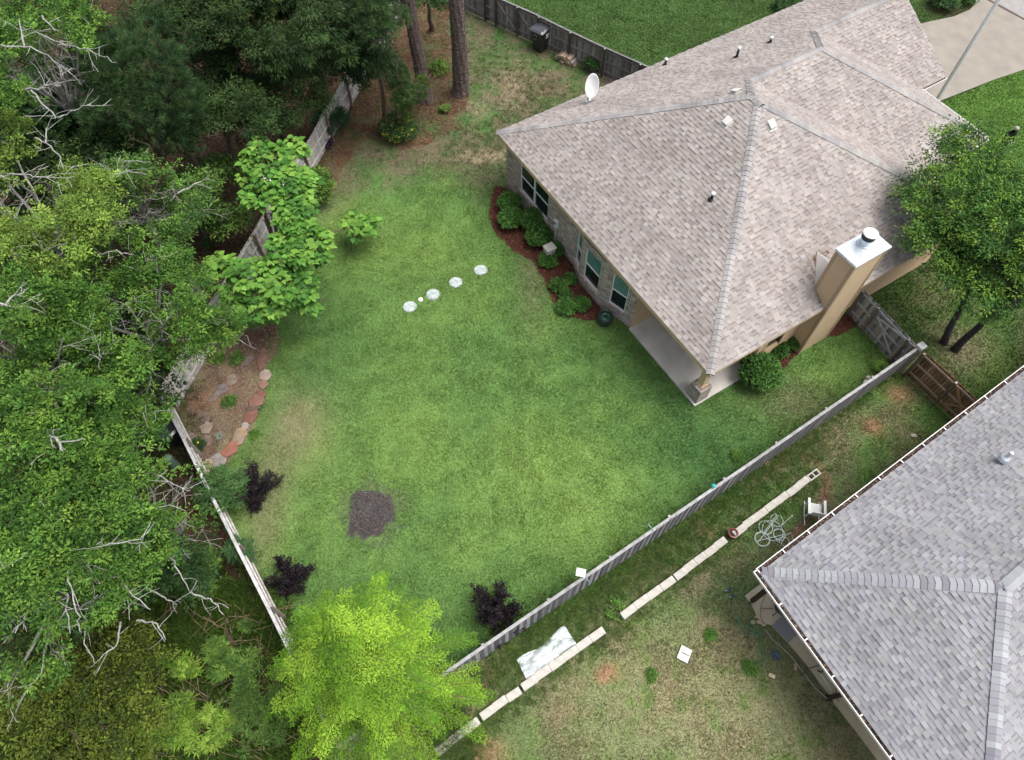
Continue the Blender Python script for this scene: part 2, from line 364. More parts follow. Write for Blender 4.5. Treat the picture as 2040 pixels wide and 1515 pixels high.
    for pl_ in (DRIVE, STREET, SLAB): D = np.where(inpoly(x, y, pl_), 0.0, D)
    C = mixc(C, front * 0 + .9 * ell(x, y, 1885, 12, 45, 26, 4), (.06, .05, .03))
    return C, D
DRIVE = pp((1820, 52), (1852, 44), (1900, 34), (1932, 20), (1944, 6), (1942, -20), (2100, -60), (2500, 0), (2500, 40), (2040, 140), (1980, 160), (1868, 204), (1830, 215), (1780, 180))
STREET = pp((1958, -10), (2060, 50), (2600, 360), (2600, -300), (1900, -60))
SLAB = pp((1483, 1188), (1497, 1206), (1508, 1232), (1524, 1243), (1536, 1246), (1569, 1281), (1604, 1322), (1650, 1384), (1660, 1400), (1700, 1452), (1745, 1512), (1800, 1590), (2100, 1500), (1700, 1150), (1520, 1160))
def axis(lo, hi, step, far):
    a = np.arange(lo, hi + step, step); return np.concatenate([[lo - far, lo - far / 4, lo - 6], a, [hi + 6, hi + far / 4, hi + far]])
gx = axis(-31, 31, .085, 300.); gy = axis(-3, 44, .085, 300.)
X, Y_ = np.meshgrid(gx, gy); Cg, Dg = ground_fields(X, Y_)
Zg = (fbm(X, Y_, 1.1, 21, 3) - .5) * .03
nx, ny = len(gx), len(gy); idx = np.arange(nx * ny).reshape(ny, nx)
Qg = np.stack([idx[:-1, :-1], idx[:-1, 1:], idx[1:, 1:], idx[1:, :-1]], -1).reshape(-1, 4)
tag(quick('ground', np.stack([X, Y_, Zg - .02], -1).reshape(-1, 3), Qg, Cg.reshape(-1, 3), M['ground']), None, kind='structure')

# grass blades: real blades, too many to count
def blades(name, label, region, n, hmin, hmax, w, seed, x0, x1, y0, y1, bright=1.0):
    rg = np.random.RandomState(seed); x = rg.uniform(x0, x1, n); y = rg.uniform(y0, y1, n)
    k = inpoly(x, y, region) if region is not None else np.ones(n, bool); x, y = x[k], y[k]
    C, D = ground_fields(x, y); k = rg.rand(len(x)) < D; x, y, C = x[k], y[k], C[k]; n = len(x)
    h = rg.uniform(hmin, hmax, n) * (.7 + .6 * vn(x, y, .4, 31)); a = rg.uniform(0, 2 * np.pi, n); lean = rg.uniform(.3, 1.1, n)
    b = a + np.pi / 2; z0 = np.full(n, -.02)
    base = np.stack([x, y, z0], -1); sv = np.stack([np.cos(b), np.sin(b), b * 0], -1) * w / 2
    mid = base + np.stack([np.cos(a) * h * lean * .35, np.sin(a) * h * lean * .35, h * .6], -1)
    tip = base + np.stack([np.cos(a) * h * lean, np.sin(a) * h * lean, h], -1)
    V = np.stack([base - sv, base + sv, tip, mid - sv * 1.2], 1).reshape(-1, 3)
    C = C * rg.uniform(.55, 1.55, (n, 1)) * bright * np.stack([rg.uniform(.85, 1.2, n), np.ones(n), rg.uniform(.8, 1.1, n)], -1)
    Q = np.arange(n * 4).reshape(-1, 4)
    return tag(quick(name, V, Q, np.repeat(C, 4, 0), M['grass']), label, 'grass', kind='stuff')
blades('lawn_grass', 'mown green lawn grass inside the wooden fences', YARD, 1500000, .03, .065, .018, 1, -16, 16, 0, 42, 1.1)
blades('neighbour_grass', 'patchy dry and green grass of the neighbouring yard', NB, 420000, .03, .07, .02, 2, -5, 18, 0, 15, 1.08)
blades('front_grass', 'bright green grass on the far lawns', pp((960, -90), (1012, 2), (1290, 190), (1700, 560), (1960, 860), (2100, 700), (2100, -40)), 500000, .04, .08, .03, 3, 0, 31, 8, 42, 1.08)

# ------------------------------------------------------------------ roofs
def shingles(name, poly, mat, cols, parent, seed, expo=.15, eave=None, thick=.02, wmin=.10, wmax=.28, u0=None, shadow_band=.3, dk=.66):
    """real laminated shingle tabs on a convex roof plane; poly[0]->poly[1] lies along the eave"""
    P = [Vector(p) for p in poly]; o = Vector(eave[0]) if eave else P[0]; e = (Vector(eave[1]) if eave else P[1]) - o
    u = Vector((e.x, e.y, 0)).normalized(); ctr = sum(P, Vector()) / len(P)
    nrm = (P[1] - P[0]).cross(P[2] - P[1]).normalized()
    if nrm.z < 0: nrm = -nrm
    v = nrm.cross(u).normalized()
    if v.z < 0: v = -v
    us = [(p - o).dot(u) for p in P]; vs = [(p - o).dot(v) for p in P]
    rg = random.Random(seed); bm = bmesh.new(); cl = bm.loops.layers.float_color.new('col')
    def quad(pts, c):
        f = bm.faces.new([bm.verts.new(o + u * a + v * b + nrm * h) for a, b, h in pts])
        for l in f.loops: l[cl] = (*c, 1)
    umin, umax = (min(us), max(us)) if u0 is None else u0
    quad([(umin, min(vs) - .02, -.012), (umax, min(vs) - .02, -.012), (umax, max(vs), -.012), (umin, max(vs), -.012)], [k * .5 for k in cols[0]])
    j = 0; v0 = 0.0
    while v0 < max(vs):
        a = umin - rg.random() * .4; hi = rg.random() < .5
        while a < umax:
            w = rg.uniform(wmin, wmax); hi = not hi if rg.random() < .85 else hi
            h = thick if hi else thick * .35
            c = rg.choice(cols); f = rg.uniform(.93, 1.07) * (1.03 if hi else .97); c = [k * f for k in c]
            d = [k * dk for k in c]  # darker granule band, sides and butts: course shadow lines painted into the tab colour
            b1 = v0 + expo
            if not (a > umax or a + w < umin):
                if hi or rg.random() > .75:
                    quad([(a, v0, h), (a + w, v0, h), (a + w, b1 + .01, .002), (a, b1 + .01, .002)], c)
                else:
                    bb = expo * shadow_band; hb = .002 + (h - .002) * (bb / expo)
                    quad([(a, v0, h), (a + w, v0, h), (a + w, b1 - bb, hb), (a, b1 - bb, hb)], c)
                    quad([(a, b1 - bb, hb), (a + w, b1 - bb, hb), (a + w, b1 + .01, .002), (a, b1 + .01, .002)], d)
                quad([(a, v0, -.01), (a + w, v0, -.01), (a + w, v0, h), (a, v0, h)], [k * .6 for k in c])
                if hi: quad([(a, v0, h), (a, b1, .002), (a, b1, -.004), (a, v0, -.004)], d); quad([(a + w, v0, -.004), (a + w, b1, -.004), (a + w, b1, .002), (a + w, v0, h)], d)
            a += w
        v0 += expo; j += 1
    for i in range(len(P)):
        p, q = P[i], P[(i + 1) % len(P)]; n_ = (q - p).cross(nrm).normalized()
        if n_.dot(ctr - p) > 0: n_ = -n_
        pt = p + n_ * .004
        bmesh.ops.bisect_plane(bm, geom=bm.verts[:] + bm.edges[:] + bm.faces[:], plane_co=pt, plane_no=n_, clear_outer=True)
    me = bpy.data.meshes.new(name); g = org(parent)
    for w_ in bm.verts: w_.co -= g
    bm.to_mesh(me); bm.free(); me.materials.append(mat)
    return me
def merge_meshes(name, mes, mat, parent, label=None):
    bm = bmesh.new()
    for m_ in mes: bm.from_mesh(m_)
    me = bpy.data.meshes.new(name); bm.to_mesh(me); bm.free(); me.materials.append(mat)
    for m_ in mes: bpy.data.meshes.remove(m_)
    o = bpy.data.objects.new(name, me); link(o, parent)
    if label: o['label'] = label
    return o
def caps(name, lines, cols, parent, w=.30, expo=.2, seed=1):
    b = MB(); rg = random.Random(seed)
    for p, q, drop in lines:
        p = Vector(p); q = Vector(q); d = q - p; L = d.length; d.normalize(); s = d.cross(Vector((0, 0, 1))).normalized(); n = int(L / expo) + 1
        last = rg.choice(cols)
        for i in range(n):
            if rg.random() < .62: last = rg.choice(cols)
            f = rg.uniform(.9, 1.08); c = [k * f for k in last]
            a = p + d * (i * expo); e = p + d * min(L, (i + 1) * expo + .02)
            u1 = Vector((0, 0, .052)); u2 = Vector((0, 0, .03)); dr = Vector((0, 0, -drop * w / 2))
            for sg in (-1, 1):
                t = [a + u1, e + u2, e + u2 * .8 + s * sg * w / 2 + dr, a + u1 * .8 + s * sg * w / 2 + dr]
                if sg > 0: t.reverse()
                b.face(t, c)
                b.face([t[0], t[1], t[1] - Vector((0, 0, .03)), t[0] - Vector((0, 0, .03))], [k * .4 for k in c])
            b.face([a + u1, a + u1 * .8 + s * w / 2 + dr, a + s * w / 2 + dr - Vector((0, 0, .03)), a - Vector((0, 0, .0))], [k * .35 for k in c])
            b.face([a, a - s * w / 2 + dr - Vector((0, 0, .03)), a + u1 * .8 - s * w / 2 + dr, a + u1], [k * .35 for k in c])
    return b.build(name, M['shingle'], parent)

# ------------------------------------------------------------------ the brick house
ZE = 3.0; th = R(31.8)
E1 = Vector((math.cos(th), math.sin(th), 0)); E2 = Vector((-math.sin(th), math.cos(th), 0))
_b = G(1415, 748, ZE); HB = Vector((_b[0], _b[1], 0))
def H(a, b, z=0.0): return HB + E1 * a + E2 * b + Vector((0, 0, z))
house = thing('brick_house', H(7, 7, 0), 'single storey brick house with a pinkish grey shingled hip roof and tall beige chimney', 'house')
SM = .52; zp = ZE + SM * 6.9; zr2 = ZE + SM * 5.65; zr3 = ZE + SM * 3.825
HC = [(.325, .295, .275), (.31, .278, .26), (.345, .318, .298), (.275, .245, .232), (.32, .297, .285), (.295, .26, .242), (.33, .298, .28)]
def hp(*q): return [H(a, b, z) for a, b, z in q]
faces = [
    hp((0, 14.2, ZE), (0, 0, ZE), (6.9, 6.9, zp), (6.9, 7.3, zp)),
    hp((0, 0, ZE), (13.8, 0, ZE), (6.9, 6.9, zp)),
    hp((13.8, 0, ZE), (13.8, 2.9, ZE), (8.15, 8.55, zr2), (6.9, 7.3, zp), (6.9, 6.9, zp)),
    hp((13.8, 2.9, ZE), (17.6, 2.9, ZE), (11.95, 8.55, zr2), (8.15, 8.55, zr2)),
    hp((17.6, 2.9, ZE), (17.6, 6.55, ZE), (13.775, 10.375, zr3), (11.95, 8.55, zr2)),
    hp((17.6, 6.55, ZE), (19.3, 6.55, ZE), (19.3, 10.375, zr3), (13.775, 10.375, zr3))]
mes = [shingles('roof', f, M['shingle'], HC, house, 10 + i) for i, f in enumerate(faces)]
be = (H(0, 14.2, ZE), H(19.3, 14.2, ZE))
for f in (hp((0, 14.2, ZE), (8.15, 14.2, ZE), (8.15, 8.55, zr2), (6.9, 7.3, zp)), hp((8.15, 14.2, ZE), (11.95, 14.2, ZE), (11.95, 8.55, zr2), (8.15, 8.55, zr2)),
          hp((11.95, 14.2, ZE), (13.775, 14.2, ZE), (13.775, 10.375, zr3), (11.95, 8.55, zr2)), hp((13.775, 14.2, ZE), (19.3, 14.2, ZE), (19.3, 10.375, zr3), (13.775, 10.375, zr3))):
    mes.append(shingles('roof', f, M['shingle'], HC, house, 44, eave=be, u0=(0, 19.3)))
roof = merge_meshes('roof', mes, M['shingle'], house)
CC = [(.30, .29, .285), (.33, .32, .31), (.27, .262, .265), (.34, .33, .32)]
hd = SM * .707
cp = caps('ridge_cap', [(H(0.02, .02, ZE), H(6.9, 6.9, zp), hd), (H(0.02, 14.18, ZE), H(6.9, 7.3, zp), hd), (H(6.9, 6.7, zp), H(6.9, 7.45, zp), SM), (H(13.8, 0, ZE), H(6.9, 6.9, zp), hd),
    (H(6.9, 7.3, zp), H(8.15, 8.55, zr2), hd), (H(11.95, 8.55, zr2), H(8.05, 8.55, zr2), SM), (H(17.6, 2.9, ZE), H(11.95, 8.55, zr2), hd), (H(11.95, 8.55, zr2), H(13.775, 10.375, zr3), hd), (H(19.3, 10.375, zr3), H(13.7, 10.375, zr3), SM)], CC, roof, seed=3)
# fascia and soffit
PLAN = [(0, 0), (13.8, 0), (13.8, 2.9), (17.6, 2.9), (17.6, 6.55), (19.3, 6.55), (19.3, 14.2), (0, 14.2)]
b = MB(); n_ = len(PLAN)
for i in range(n_):
    a, c = PLAN[i], PLAN[(i + 1) % n_]
    p, q = H(*a, ZE - .03), H(*c, ZE - .03); d = (q - p).normalized(); inn = Vector((-d.y, d.x, 0))
    b.box(p + inn * .02, d * (q - p).length, inn * .035, Vector((0, 0, -.19)))
b.build('fascia', M['beige'], house)
b = MB()
for a0, a1, b0, b1 in ((.06, 13.74, .06, 14.14), (13.742, 17.54, 2.96, 14.14), (17.542, 19.24, 6.61, 14.14)):
    b.box(H(a0, b0, ZE - .2), E1 * (a1 - a0), E2 * (b1 - b0), Vector((0, 0, .04)))
b.build('soffit', M['beige'], house)
# walls with openings
def wall(b, p, q, z0, z1, holes=(), depth=.09, out=None):
    """outer face from p to q (outside on the right hand when walking p->q), holes = (s0, s1, h0, h1)"""
    p = Vector(p); q = Vector(q); d = (q - p); L = d.length; d.normalize(); outn = Vector((d.y, -d.x, 0))
    xs = sorted({0, L, *[h[0] for h in holes], *[h[1] for h in holes]}); zs = sorted({z0, z1, *[h[2] for h in holes], *[h[3] for h in holes]})
    at = lambda s_, z, o=0: Vector((p.x, p.y, 0)) + d * s_ + Vector((0, 0, z)) - outn * o
    for i in range(len(xs) - 1):
        for j in range(len(zs) - 1):
            xm = (xs[i] + xs[i + 1]) / 2; zm = (zs[j] + zs[j + 1]) / 2
            if any(h[0] < xm < h[1] and h[2] < zm < h[3] for h in holes): continue
            A, B_, z_, w_ = xs[i], xs[i + 1], zs[j], zs[j + 1]
            b.face([at(A, z_), at(B_, z_), at(B_, w_), at(A, w_)], uv=[(A, z_), (B_, z_), (B_, w_), (A, w_)])
    for s0, s1, h0, h1 in holes:
        for A, z_, B_, w_ in ((s0, h0, s1, h0), (s1, h0, s1, h1), (s1, h1, s0, h1), (s0, h1, s0, h0)):
            b.face([at(A, z_), at(A, z_, depth), at(B_, w_, depth), at(B_, w_)], uv=[(0, z_), (depth, z_), (depth, w_ + abs(B_ - A)), (0, w_ + abs(B_ - A))])
def window(p, q, s0, s1, h0, h1, parent, double=False, upper='glass_teal', sill=True, label=None, frame='white', rows=True):
    p = Vector(p); d = (Vector(q) - p).normalized(); o = Vector((d.y, -d.x, 0)); p = Vector((p.x, p.y, 0))
    at = lambda s_, z, k=0: p + d * s_ + Vector((0, 0, z)) + o * k
    w = MB(); t = .05; k0 = -.085
    w.box(at(s0, h0, k0), d * t, o * .05, (0, 0, h1 - h0)); w.box(at(s1 - t, h0, k0), d * t, o * .05, (0, 0, h1 - h0))
    w.box(at(s0 + t, h0, k0), d * (s1 - s0 - 2 * t), o * .05, (0, 0, t)); w.box(at(s0 + t, h1 - t, k0), d * (s1 - s0 - 2 * t), o * .05, (0, 0, t))
    mid = (h0 + h1) / 2
    cols = [(s0 + t, s1 - t)]
    if double:
        c = (s0 + s1) / 2; w.box(at(c - .045, h0 + t, k0), d * .09, o * .055, (0, 0, h1 - h0 - 2 * t)); cols = [(s0 + t, c - .045), (c + .045, s1 - t)]
    for a, e in cols:
        if rows: w.box(at(a, mid - .03, k0 + .003), d * (e - a), o * .04, (0, 0, .06))
    fr = w.build('window', M[frame], parent)
    if label: fr['label'] = label
    for a, e in cols:
        g = MB(); g.box(at(a, h0 + t, k0), d * (e - a), o * .012, (0, 0, mid - .03 - h0 - t if rows else h1 - h0 - 2 * t)); g.build('lower_pane', M['glass'], fr)
        if rows: g = MB(); g.box(at(a, mid + .03, k0), d * (e - a), o * .02, (0, 0, h1 - t - mid - .03)); g.build('upper_pane', M[upper], fr)
    if sill:
        g = MB(); rg = random.Random(int(s0 * 100)); n = int((s1 - s0 + .2) / .085)
        for i in range(n):
            f = rg.uniform(.75, 1.15); g.box(at(s0 - .1 + i * .085, h0 - .13, -.02), d * .072, o * .075, (0, 0, .12), (.42 * f, .33 * f, .27 * f))
        g.build('window_sill', M['stone'], fr)
wl_ = [H(.3, 13.85), H(.3, 8.4), H(-.03, 7.5), H(-.03, 6.06), H(.42, 4.43)]
bw = MB(); TOP = ZE - .2
wall(bw, wl_[0], wl_[1], 0, TOP, [(1.15, 3.35, .75, 2.45)])
wall(bw, wl_[1], wl_[2], 0, TOP, [(.2, .78, .62, 2.45)])
wall(bw, wl_[2], wl_[3], 0, TOP, [(.22, 1.24, .62, 2.45)])
wall(bw, wl_[3], wl_[4], 0, TOP, [(.45, 1.25, .62, 2.45)])
wall(bw, H(18.9, 13.8), H(.3, 13.85), 0, TOP)
wall(bw, H(13.4, .45), H(13.4, 3.3), 0, TOP); wall(bw, H(13.4, 3.3), H(17.2, 3.3), 0, TOP, [(.8, 2.4, .8, 2.3)])
wall(bw, H(17.2, 3.3), H(17.2, 6.9), 0, TOP); wall(bw, H(17.2, 6.9), H(18.9, 6.9), 0, TOP); wall(bw, H(18.9, 6.9), H(18.9, 13.8), 0, TOP); bw.face([H(18.9, 6.9, TOP), H(18.9, 13.8, TOP), H(18.9, 10.375, zr3 - .15)], uv=[(0, 0), (6.9, 0), (3.45, 1.9)])
bw.build('wall', M['brick'], house, )
window(wl_[0], wl_[1], 1.15, 3.35, .75, 2.45, house, True, 'glass', label='wide double window of dark screened panes in the brick wall')
window(wl_[1], wl_[2], .2, .78, .62, 2.45, house); window(wl_[2], wl_[3], .22, 1.24, .62, 2.45, house)
window(wl_[3], wl_[4], .45, 1.25, .62, 2.45, house)
window(H(13.4, 3.3), H(17.2, 3.3), .8, 2.4, .8, 2.3, house)
sb = MB()
wall(sb, H(.42, 4.43), H(3.25, 4.43), .04, TOP); wall(sb, H(3.25, 4.43), H(3.25, .47), .04, TOP, [(1.2, 2.2, .06, 2.15)])
wall(sb, H(3.25, .47), H(13.4, .47), .04, TOP, [(.5, 1.35, .75, 2.3)])
sb.build('beige_wall', M['siding'], house)
window(H(3.25, .47), H(13.4, .47), .5, 1.35, .75, 2.3, house, upper='glass', frame='trim', sill=False, rows=False, label='dark window in the beige side wall behind the shrub')
d = MB(); d.box(H(3.22, 3.2, .06), E1 * .05, E2 * -.98, (0, 0, 2.08)); dd = d.build('door', M['trim'], house); k = MB(); k.ball(H(3.18, 2.34, 1.0), .035, 6); k.build('handle', M['metal'], dd)
t = MB()
for s0 in (.44, 1.36): t.box(H(3.25 + s0 - .1, .47, .7), E1 * .1, E2 * -.025, (0, 0, 1.7))
t.box(H(3.25, .472, .04), E1 * .12, E2 * -.03, (0, 0, 2.76)); t.build('corner_trim', M['beige'], house)
# porch column
c = MB(); rgc = random.Random(4); q0, q1, r0, r1 = .42, .98, .27, .83
wall(c, H(q0, r1), H(q0, r0), 0, .92); wall(c, H(q0, r0), H(q1, r0), 0, .92); wall(c, H(q1, r0), H(q1, r1), 0, .92); wall(c, H(q1, r1), H(q0, r1), 0, .92)
c.face([H(q0, r0, .92), H(q1, r0, .92), H(q1, r1, .92), H(q0, r1, .92)], uv=[(0, 0), (.56, 0), (.56, .56), (0, .56)])
pc = c.build('porch_column', M['brick'], house); c = MB(); c.box(H(.57, .42, .92), E1 * .26, E2 * .26, (0, 0, 1.88)); c.box(H(.54, .39, .92), E1 * .32, E2 * .32, (0, 0, .1)); c.build('post', M['beige'], pc)
# chimney
ca0, ca1, cb0, cb1, cz = 5.36, 6.92, -.10, .74, 5.5
c = MB()
wall(c, H(ca0, cb1), H(ca0, cb0), 0, cz); wall(c, H(ca1, cb0), H(ca1, cb1), 0, cz); wall(c, H(ca1, cb1), H(ca0, cb1), 2.6, cz)
ch = c.build('chimney', M['siding'], house)
c = MB()
for i in range(int(cz / .16)):
    z0 = i * .16; p = [H(ca0 - .013, cb1, z0), H(ca0 - .013, cb0 + .1, z0), H(ca0 - .002, cb0 + .1, z0 + .16), H(ca0 - .002, cb1, z0 + .16)]
    c.face(p); c.face([H(ca0, cb1, z0), H(ca0, cb0 + .1, z0), p[1], p[0]])
c.build('lap_board', M['siding'], ch)
c = MB(); c.box(H(ca0, cb0, 0), E1 * (ca1 - ca0), E2 * .02, (0, 0, cz)); c.build('front_panel', M['beige'], ch)
c = MB()
for aa in (ca0 - .018, ca1 - .1): c.box(H(aa, cb0 - .02, 0), E1 * .118, E2 * .022, (0, 0, cz - .02))
for bb in (cb0 - .018, cb1 - .11):
    c.box(H(ca0 - .02, bb, 0), E1 * .022, E2 * .125, (0, 0, cz - .02)); c.box(H(ca1 - .002, bb, 0), E1 * .022, E2 * .125, (0, 0, cz - .02))
c.build('corner_trim', M['trim'], ch)
c = MB(); c.box(H(ca0 - .05, cb0 - .05, cz), E1 * (ca1 - ca0 + .1), E2 * (cb1 - cb0 + .1), (0, 0, .035)); c.box(H(ca0 - .06, cb0 - .06, cz - .05), E1 * (ca1 - ca0 + .12), E2 * (cb1 - cb0 + .12), (0, 0, .05)); c.build('chimney_cap', M['metal'], ch)
c = MB(); fc = H(6.25, .42, cz + .035)
c.lathe(fc, [(.27, 0), (.25, .05), (.19, .06), (.18, .3), (.17, .31)], 24); fl = c.build('flue', M['metal'], ch)
c = MB(); c.lathe(fc + Vector((0, 0, .30)), [(.20, 0), (.235, .03), (.24, .2), (.22, .22)], 24); c.build('flue_vent_band', M['dark_metal'], ch)
c = MB(); c.lathe(fc + Vector((0, 0, .52)), [(.25, 0), (.25, .03), (.2, .06), (.02, .075)], 28); c.build('flue_cap', M['white'], ch)
# cricket behind the chimney with leaf litter around it
c = MB(); x0 = H(5.34, .74, ZE + SM * .74); x1 = H(6.94, .74, ZE + SM * .74); pk = H(6.14, .74, ZE + SM * .74 + .5); bk = H(6.14, 1.7, ZE + SM * 1.7 + .05)
c.face([x0, bk, pk], (.44, .42, .40)); c.face([x1, pk, bk], (.44, .42, .40)); c.build('cricket', M['shingle'], ch)
c = MB(); rg = random.Random(31)
for i in range(900):
    a_ = rg.uniform(5.0, 6.0); b_ = .2 + rg.random() ** .7 * 1.5; a_ = 5.22 - .0 + (b_ - .2) * .62 + rg.gauss(0, .05) if rg.random() < .8 else rg.uniform(5.3, 6.6); k = H(a_, b_ if a_ < 5.9 or rg.random() < .3 else 1.55 + rg.gauss(0, .06), 0); bb_ = (k - HB).dot(E2); k.z = ZE + SM * bb_ + .03; an = rg.uniform(0, 6.3); e = Vector((math.cos(an), math.sin(an), 0)) * rg.uniform(.02, .06); s_ = Vector((-e.y, e.x, 0)) * .4
    c.face([k, k + e * .5 - s_, k + e, k + e * .5 + s_], rg.choice([(.22, .13, .08), (.14, .08, .05), (.3, .2, .12)]))
c.build('leaf_debris', M['litter'], ch)
M['ventm'] = pmat('vent_paint', (.56, .55, .53), .6, .1, 4)
# box vents, pipes
def roofz(a, b): return min(ZE + SM * a, ZE + SM * b, ZE + SM * (14.2 - b), ZE + SM * (13.8 - a) if a < 8.15 else 9)
for a, b_, dr in ((5.75, 7.1, 0), (6.9, 6.0, 1), (6.95, 8.1, 1)):
    c = MB(); z = (ZE + SM * a) if dr == 0 else (ZE + SM * (b_ if b_ < 7 else 14.2 - b_)); s_ = -SM if (dr and b_ > 7) else SM
    up = Vector((0, 0, s_)); ax = (E1 + up if dr == 0 else E1) * .28; ay = (E2 if dr == 0 else E2 + up) * .28
    o = H(a, b_, z); c.box(o - ax * .6 - ay * .6 + Vector((0, 0, .01)), ax * 1.2, ay * 1.2, (0, 0, .015)); c.box(o - ax * .4 - ay * .4 + Vector((0, 0, .025)), ax * .8, ay * .8, (0, 0, .07)); c.box(o - ax / 2 - ay / 2 + Vector((0, 0, .095)), ax, ay, (0, 0, .05)); c.build('roof_vent', M['ventm'], house, bevel=.012)
for u, v_, zz, tall in ((1417, 398, 4.7, .3), (1467, 115, 4.6, .45), (1534, 86, 5.4, .25), (1325, 130, 3.5, .3)):
    best = min(((abs(roofz2 - z), z) for z in np.arange(3, 6.8, .05) for roofz2 in [min(ZE + SM * ((P3(u, v_, z) - HB).dot(E1)), ZE + SM * ((P3(u, v_, z) - HB).dot(E2)), ZE + SM * (14.2 - (P3(u, v_, z) - HB).dot(E2)))]), key=lambda k: k[0])
    o = P3(u, v_, best[1]); c = MB(); c.lathe(o - Vector((0, 0, .1)), [(.15, 0), (.13, .1), (.055, .16), (.05, tall), (.05, tall + .02)], 12); vp = c.build('vent_pipe', M['dark_metal'], house)
    c = MB(); c.lathe(o + Vector((0, 0, tall - .06)), [(.05, 0), (.05, .05), (.0501, .08)], 12); c.lathe(o + Vector((0, 0, tall - .02)), [(.085, 0), (.085, .06), (.02, .08)], 12); c.build('rain_cap', M['metal'], vp)
# white gutters
def gutter(name, p, q, parent, out, debris=True, w=.13, ends=False):
    p = Vector(p); q = Vector(q); d = (q - p).normalized(); L = (q - p).length; o = Vector(out).normalized()
    b = MB(); b.box(p + o * (w - .022) - Vector((0, 0, .11)), d * L, o * .022, (0, 0, .11)); b.box(p + o * .0 - Vector((0, 0, .11)), d * L, o * (w - .024), (0, 0, .012)); b.box(p - Vector((0, 0, .096)), d * L, o * .006, (0, 0, .085))
    n = max(1, int(L / 1.0))
    for i in range(n + 1): b.box(p + d * min(L - .035, L * i / n) + o * .002 + Vector((0, 0, -.006)), d * .035, o * (w - .008), (0, 0, .012))
    g = b.build(name, M['white'], parent)
    if debris:
        b = MB(); rg = random.Random(int(L * 77)); b.box(p - Vector((0, 0, .095)) + o * .008, d * L, o * (w - .034), (0, 0, .035), (.035, .025, .022))
        for i in range(int(L * 70)):
            k = p + d * rg.uniform(0, L - .05) + o * rg.uniform(.015, w - .035) - Vector((0, 0, rg.uniform(.055, .035)))
            a = rg.uniform(0, 6.3); e = Vector((math.cos(a), math.sin(a), rg.uniform(-.1, .2))) * rg.uniform(.02, .06); s_ = Vector((-e.y, e.x, 0)) * .4
            f = rg.choice([(.16, .09, .06), (.07, .04, .03), (.28, .2, .14), (.035, .025, .02)]); b.face([k, k + e * .5 - s_, k + e, k + e * .5 + s_], f)
        b.build('gutter_debris', M['litter'], g)
    return g
gutter('gutter', H(17.62, 6.6, ZE - .04), H(19.25, 6.6, ZE - .04), house, -E2); gutter('gutter', H(17.62, 2.95, ZE - .04), H(17.62, 6.55, ZE - .04), house, E1, False); gutter('gutter', H(13.85, 2.9, ZE - .04), H(17.6, 2.9, ZE - .04), house, -E2); gutter('gutter', H(13.82, 0, ZE - .04), H(13.82, 2.85, ZE - .04), house, E1, False)
dsp = MB(); dsp.bar(H(17.75, 6.45, 0), H(17.75, 6.45, 2.85), .09, .07, up=E1); dsp.build('downspout', M['white'], house)
# patio and far corner slab
b = MB(); b.box(H(.33, .22, -.03), E1 * 3.3, E2 * 4.2, (0, 0, .10)); pt = b.build('patio', M['concrete']); tag(pt, 'grey concrete patio slab under the roof corner', kind='structure')
# satellite dish
dp = P3(1171, 203, 3.55); dish = thing('satellite_dish', dp, 'white oval satellite dish standing on the back roof slope near its eave', 'satellite dish')
c = MB(); cd = dp + Vector((.12, .1, .72)); ax = Vector((-.15, -.86, .5)).normalized(); sx = Vector((0, 0, 1)).cross(ax).normalized(); sy = ax.cross(sx)
N_ = 28; rings = [[c.vert(cd + (sx * math.cos(a) * .29 + sy * math.sin(a) * .5) * r + ax * (.11 * r * r + off)) for a in [2 * math.pi * j / N_ for j in range(N_)]] for r, off in ((.02, 0), (.3, 0), (.6, 0), (.85, 0), (1, 0), (1.01, -.015), (.6, -.02), (.02, -.02))]
for k in range(len(rings) - 1):
    for j in range(N_): c.f.append([rings[k][j], rings[k][(j + 1) % N_], rings[k + 1][(j + 1) % N_], rings[k + 1][j]])
c.build('reflector', M['white'], dish, smooth=True)
c = MB(); c.tube([dp, dp + Vector((0, 0, .45)), cd - ax * .03], .028, 8); c.tube([dp + Vector((.5, .1, .12)), dp + Vector((.03, 0, .5))], .012, 6); c.cbox(dp.x, dp.y, dp.z - .03, .16, .2, .03); c.build('mast', M['metal'], dish)
c = MB(); lp = cd - sy * .48 + ax * .5; c.tube([cd - sy * .5, lp], .014, 6); c.ball(lp, .05, 6); c.build('feed_arm', M['plain'], dish)

# ------------------------------------------------------------------ neighbouring house
_e = G(1500, 1138, 3); _d = G(2040, 728, 3); _q = G(1775, 1515, 3); _a = G(2005, 1170, 5.3)
NE = Vector((*_e, 3)); ND = (Vector((*_d, 3)) - NE).normalized(); NQ = (Vector((*_q, 3)) - NE).normalized()
n1 = Vector((ND.y, -ND.x, 0)); n2 = Vector((-NQ.y, NQ.x, 0))
NI = NE + ND * .16 + NQ * .15; AP = Vector((*_a, 5.3)); NC = NE + NQ * 8.7 + ND * .1
RE = AP + ND * 16; E3 = NI + ND * 20; E4 = NC + ND * 20
RE.z = 5.3
nh = thing('grey_roofed_house', (*(NE + ND * 6 + NQ * 4).xy, 0), 'neighbouring house with a blue grey shingled hip roof and white gutters', 'house')
NCOL = [(.28, .28, .30), (.265, .265, .285), (.30, .30, .32), (.245, .245, .265), (.275, .27, .285), (.285, .29, .29)]
